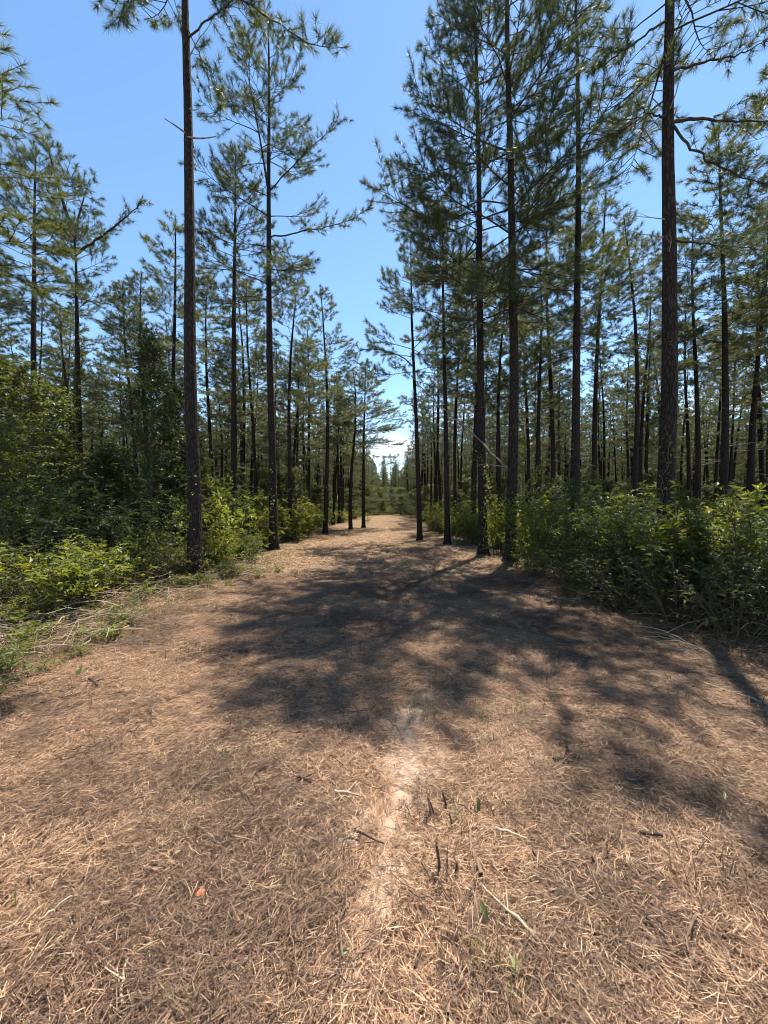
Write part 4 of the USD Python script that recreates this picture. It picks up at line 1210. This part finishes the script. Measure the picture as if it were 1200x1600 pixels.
for j, (px, py, n_, h_, r_, mat, lab) in enumerate([
    (660, 1112, 60, .13, .14, grass_mat, "green grass tuft at the lower edge of the path's big shadow"),
    (795, 1105, 50, .10, .16, grass_mat, "thin green grass patch right of the shadow's lower edge"),
    (782, 1066, 40, .11, .13, grass_mat, "small green grass tuft inside the shadow's right part"),
    (1085, 1392, 34, .12, .10, straw_dry, "tall straw-coloured grass tuft at the lower right"),
    (775, 1190, 40, .17, .12, straw_dry, "dry grass tuft leaning by the middle of the path"),
    (740, 1490, 44, .16, .12, straw_dry, "dark-rooted dry grass tuft near the bottom of the path"),
    (722, 1500, 30, .11, .09, dark_stick, "dark dead grass crown near the bottom of the path"),
    (745, 1300, 34, .10, .10, dark_stick, "dark dead grass crown under the rounded green leaf"),
    (655, 1262, 26, .08, .10, dark_stick, "dark dead grass crown at the upper end of the sand strip"),
    (980, 1480, 24, .08, .10, stick_mat, "brown dead grass crown at the lower right"),
    (150, 1485, 26, .07, .11, dark_stick, "dark dead grass crown at the lower left"),
    (845, 1210, 30, .15, .10, straw_dry, "dry grass tuft left of the lone cut stem"),
    (340, 1200, 30, .09, .10, grass_mat, "faint green grass tuft left of the dark curved stick"),
    (915, 1415, 40, .12, .14, straw_dry, "matted dry grass tuft at right below the short cut stem"),
    (20, 1105, 46, .18, .22, straw_dry, "dry grass clump at the left picture edge below the verge"),
    (785, 1545, 34, .13, .09, grass_mat, "green-stalked grass tuft at the bottom edge of the picture"),
]):
    g = on_ground(px, py)
    t = thing("grass_tuft", lab, "grass tuft", (g[0], g[1], float(gz(g[0], g[1]))))
    obj("blades", grass_clump(600 + j, n_, h_, r_, 0.004, 0.75), mat, t, kind="stuff")

# pale dry stalks bending out of the right thicket
g = on_ground(1105, 1030)
t = thing("dry_weed", "sheaf of pale dry stalks bending out of the right thicket onto the path", "dry weed", (g[0], g[1], float(gz(g[0], g[1]))))
rg = np.random.default_rng(8)
for k in range(26):
    w = np.linspace(0, 1, 7)
    az, L = math.radians(rg.uniform(80, 200)), rg.uniform(0.25, 0.8)
    e = math.radians(rg.uniform(5, 65)) * (1 - 1.3 * w)
    st_ = np.stack([np.cos(e) * math.cos(az), np.cos(e) * math.sin(az), np.sin(e)], -1) * L / 6
    P = np.cumsum(st_, 0) - st_[:1] + [rg.normal(0, .12), rg.normal(0, .08), -0.02]
    P[1:, 2] = np.maximum(P[1:, 2], 0.012)
    obj("stalk", tubes(P, rg.uniform(.002, .0045) * np.linspace(1, .4, 7), 5), dry_stem if k % 2 else stick_mat, t)
# bare grey stems hanging over the right edge
for px, Y, lab in ((1165, 4.3, "thin leafless arching stems at the right picture edge above the dry stalks"), (1000, 5.4, "thin leafless arching stems above the dark edge of the right thicket"), (275, 7.3, "bare pale arching stems left of the thick left trunk"), (90, 6.0, "bare brown arching stems over the left verge")):
    p = at(px, 790, Y)
    t = thing("bare_stems", lab, "bare stems", (p[0], Y, float(gz(p[0], Y))))
    for k in range(13):
        w = np.linspace(0, 1, 8)
        az, L = rg.uniform(0, 6.283), rg.uniform(0.6, 1.25)
        e = math.radians(rg.uniform(45, 80)) * (1 - 1.15 * w ** 1.5)
        st_ = np.stack([np.cos(e) * math.cos(az), np.cos(e) * math.sin(az), np.sin(e)], -1) * L / 7
        P = np.cumsum(st_, 0) - st_[:1] + [rg.normal(0, .2), rg.normal(0, .2), 0]
        obj("stem", tubes(P, 0.0038 * np.linspace(1, .35, 8), 4), dry_stem if px < 500 and k % 4 == 0 else stick_mat if px < 500 else dark_stick, t)

# dead leaning sapling across the right path-edge pines
pts_ = np.array([at(643, 588, 15.0), at(665, 612, 14.6), at(700, 645, 13.6), at(740, 678, 12.4), at(765, 705, 11.6), at(796, 736, 10.9)])
o = pts_[-1].copy()
t = thing("leaning_dead_stem", "bare dead stem leaning across from the leaning slim pine to the bowed pine", "dead stem", o)
ln_ = smooth_line(pts_ - o, 22)
ln_ = ln_ + np.random.default_rng(4).normal(0, .012, ln_.shape)
obj("shaft", tubes(ln_, np.linspace(0.016, 0.028, 22), 8, cap=True), stick_mat, t, smooth=50)
for k, dv in ((17, (0.1, 0.1, 0.22)), (15, (-0.12, 0.05, 0.16)), (4, (-0.1, 0, 0.25))):
    obj("side_twig", tubes(ln_[k] + np.outer(np.linspace(0, 1, 4), dv), np.linspace(.009, .003, 4), 5), deadwood, t)


# vines climbing the path-edge trunks
def vine(px, Y, r, z0, z1, n, label, seed, mat):
    rg = np.random.default_rng(seed)
    p = at(px, 790, Y)
    b = np.array([p[0], Y, float(gz(p[0], Y))])
    w = np.linspace(z0, z1, 30)
    a = 4.2 + np.cumsum(rg.normal(0, 0.22, 30))
    L = np.stack([(r + 0.015) * np.cos(a), (r + 0.015) * np.sin(a), w], -1)
    t = thing("climbing_vine", label, "vine", b)
    obj("stem", tubes(L, np.full(30, .006), 5), stem_mat, t)
    u = rg.random(n)
    q = np.stack([np.interp(u, np.linspace(0, 1, 30), L[:, i]) for i in range(3)], -1)
    out = unit(q * [1, 1, 0] + rg.normal(0, .12, (n, 3)) * [1, 1, .3])
    q = q + out * rg.uniform(0, .14, (n, 1)) + rg.normal(0, .05, (n, 3))
    d = unit(out + rg.normal(0, .6, (n, 3)))
    Ls = rg.uniform(.05, .10, n)
    obj("foliage", leaves_mesh(place_leaves(q, d, unit(rg.normal(0, .5, (n, 3)) + [0, -.3, 1]), Ls, Ls * .6, LEAF4), LEAF4), mat, t, kind="stuff")


vine(757, 12.2, 0.15, 0.2, 3.4, 260, "leafy vine climbing the straight path-edge pine on the right", 11, leaf_bright)
vine(800, 10.7, 0.16, 0.1, 1.9, 160, "leafy vine round the lower trunk of the bowed pine", 12, leaf_bright)
vine(123, 14.0, 0.15, 1.0, 8.0, 900, "leafy vine clothing the two-leader dark pine on the left", 13, leaf_mid)
vine(303, 7.75, 0.16, 0.1, 2.3, 120, "sparse vine with small leaves on the thick left trunk", 14, leaf_bright)
vine(1040, 7.0, 0.16, 1.2, 4.4, 60, "few vine leaves on the thickest right trunk", 15, leaf_bright)
vine(427, 13.4, 0.15, 0.2, 3.0, 130, "thin vine on the lower trunk of the forked pine", 16, leaf_mid)
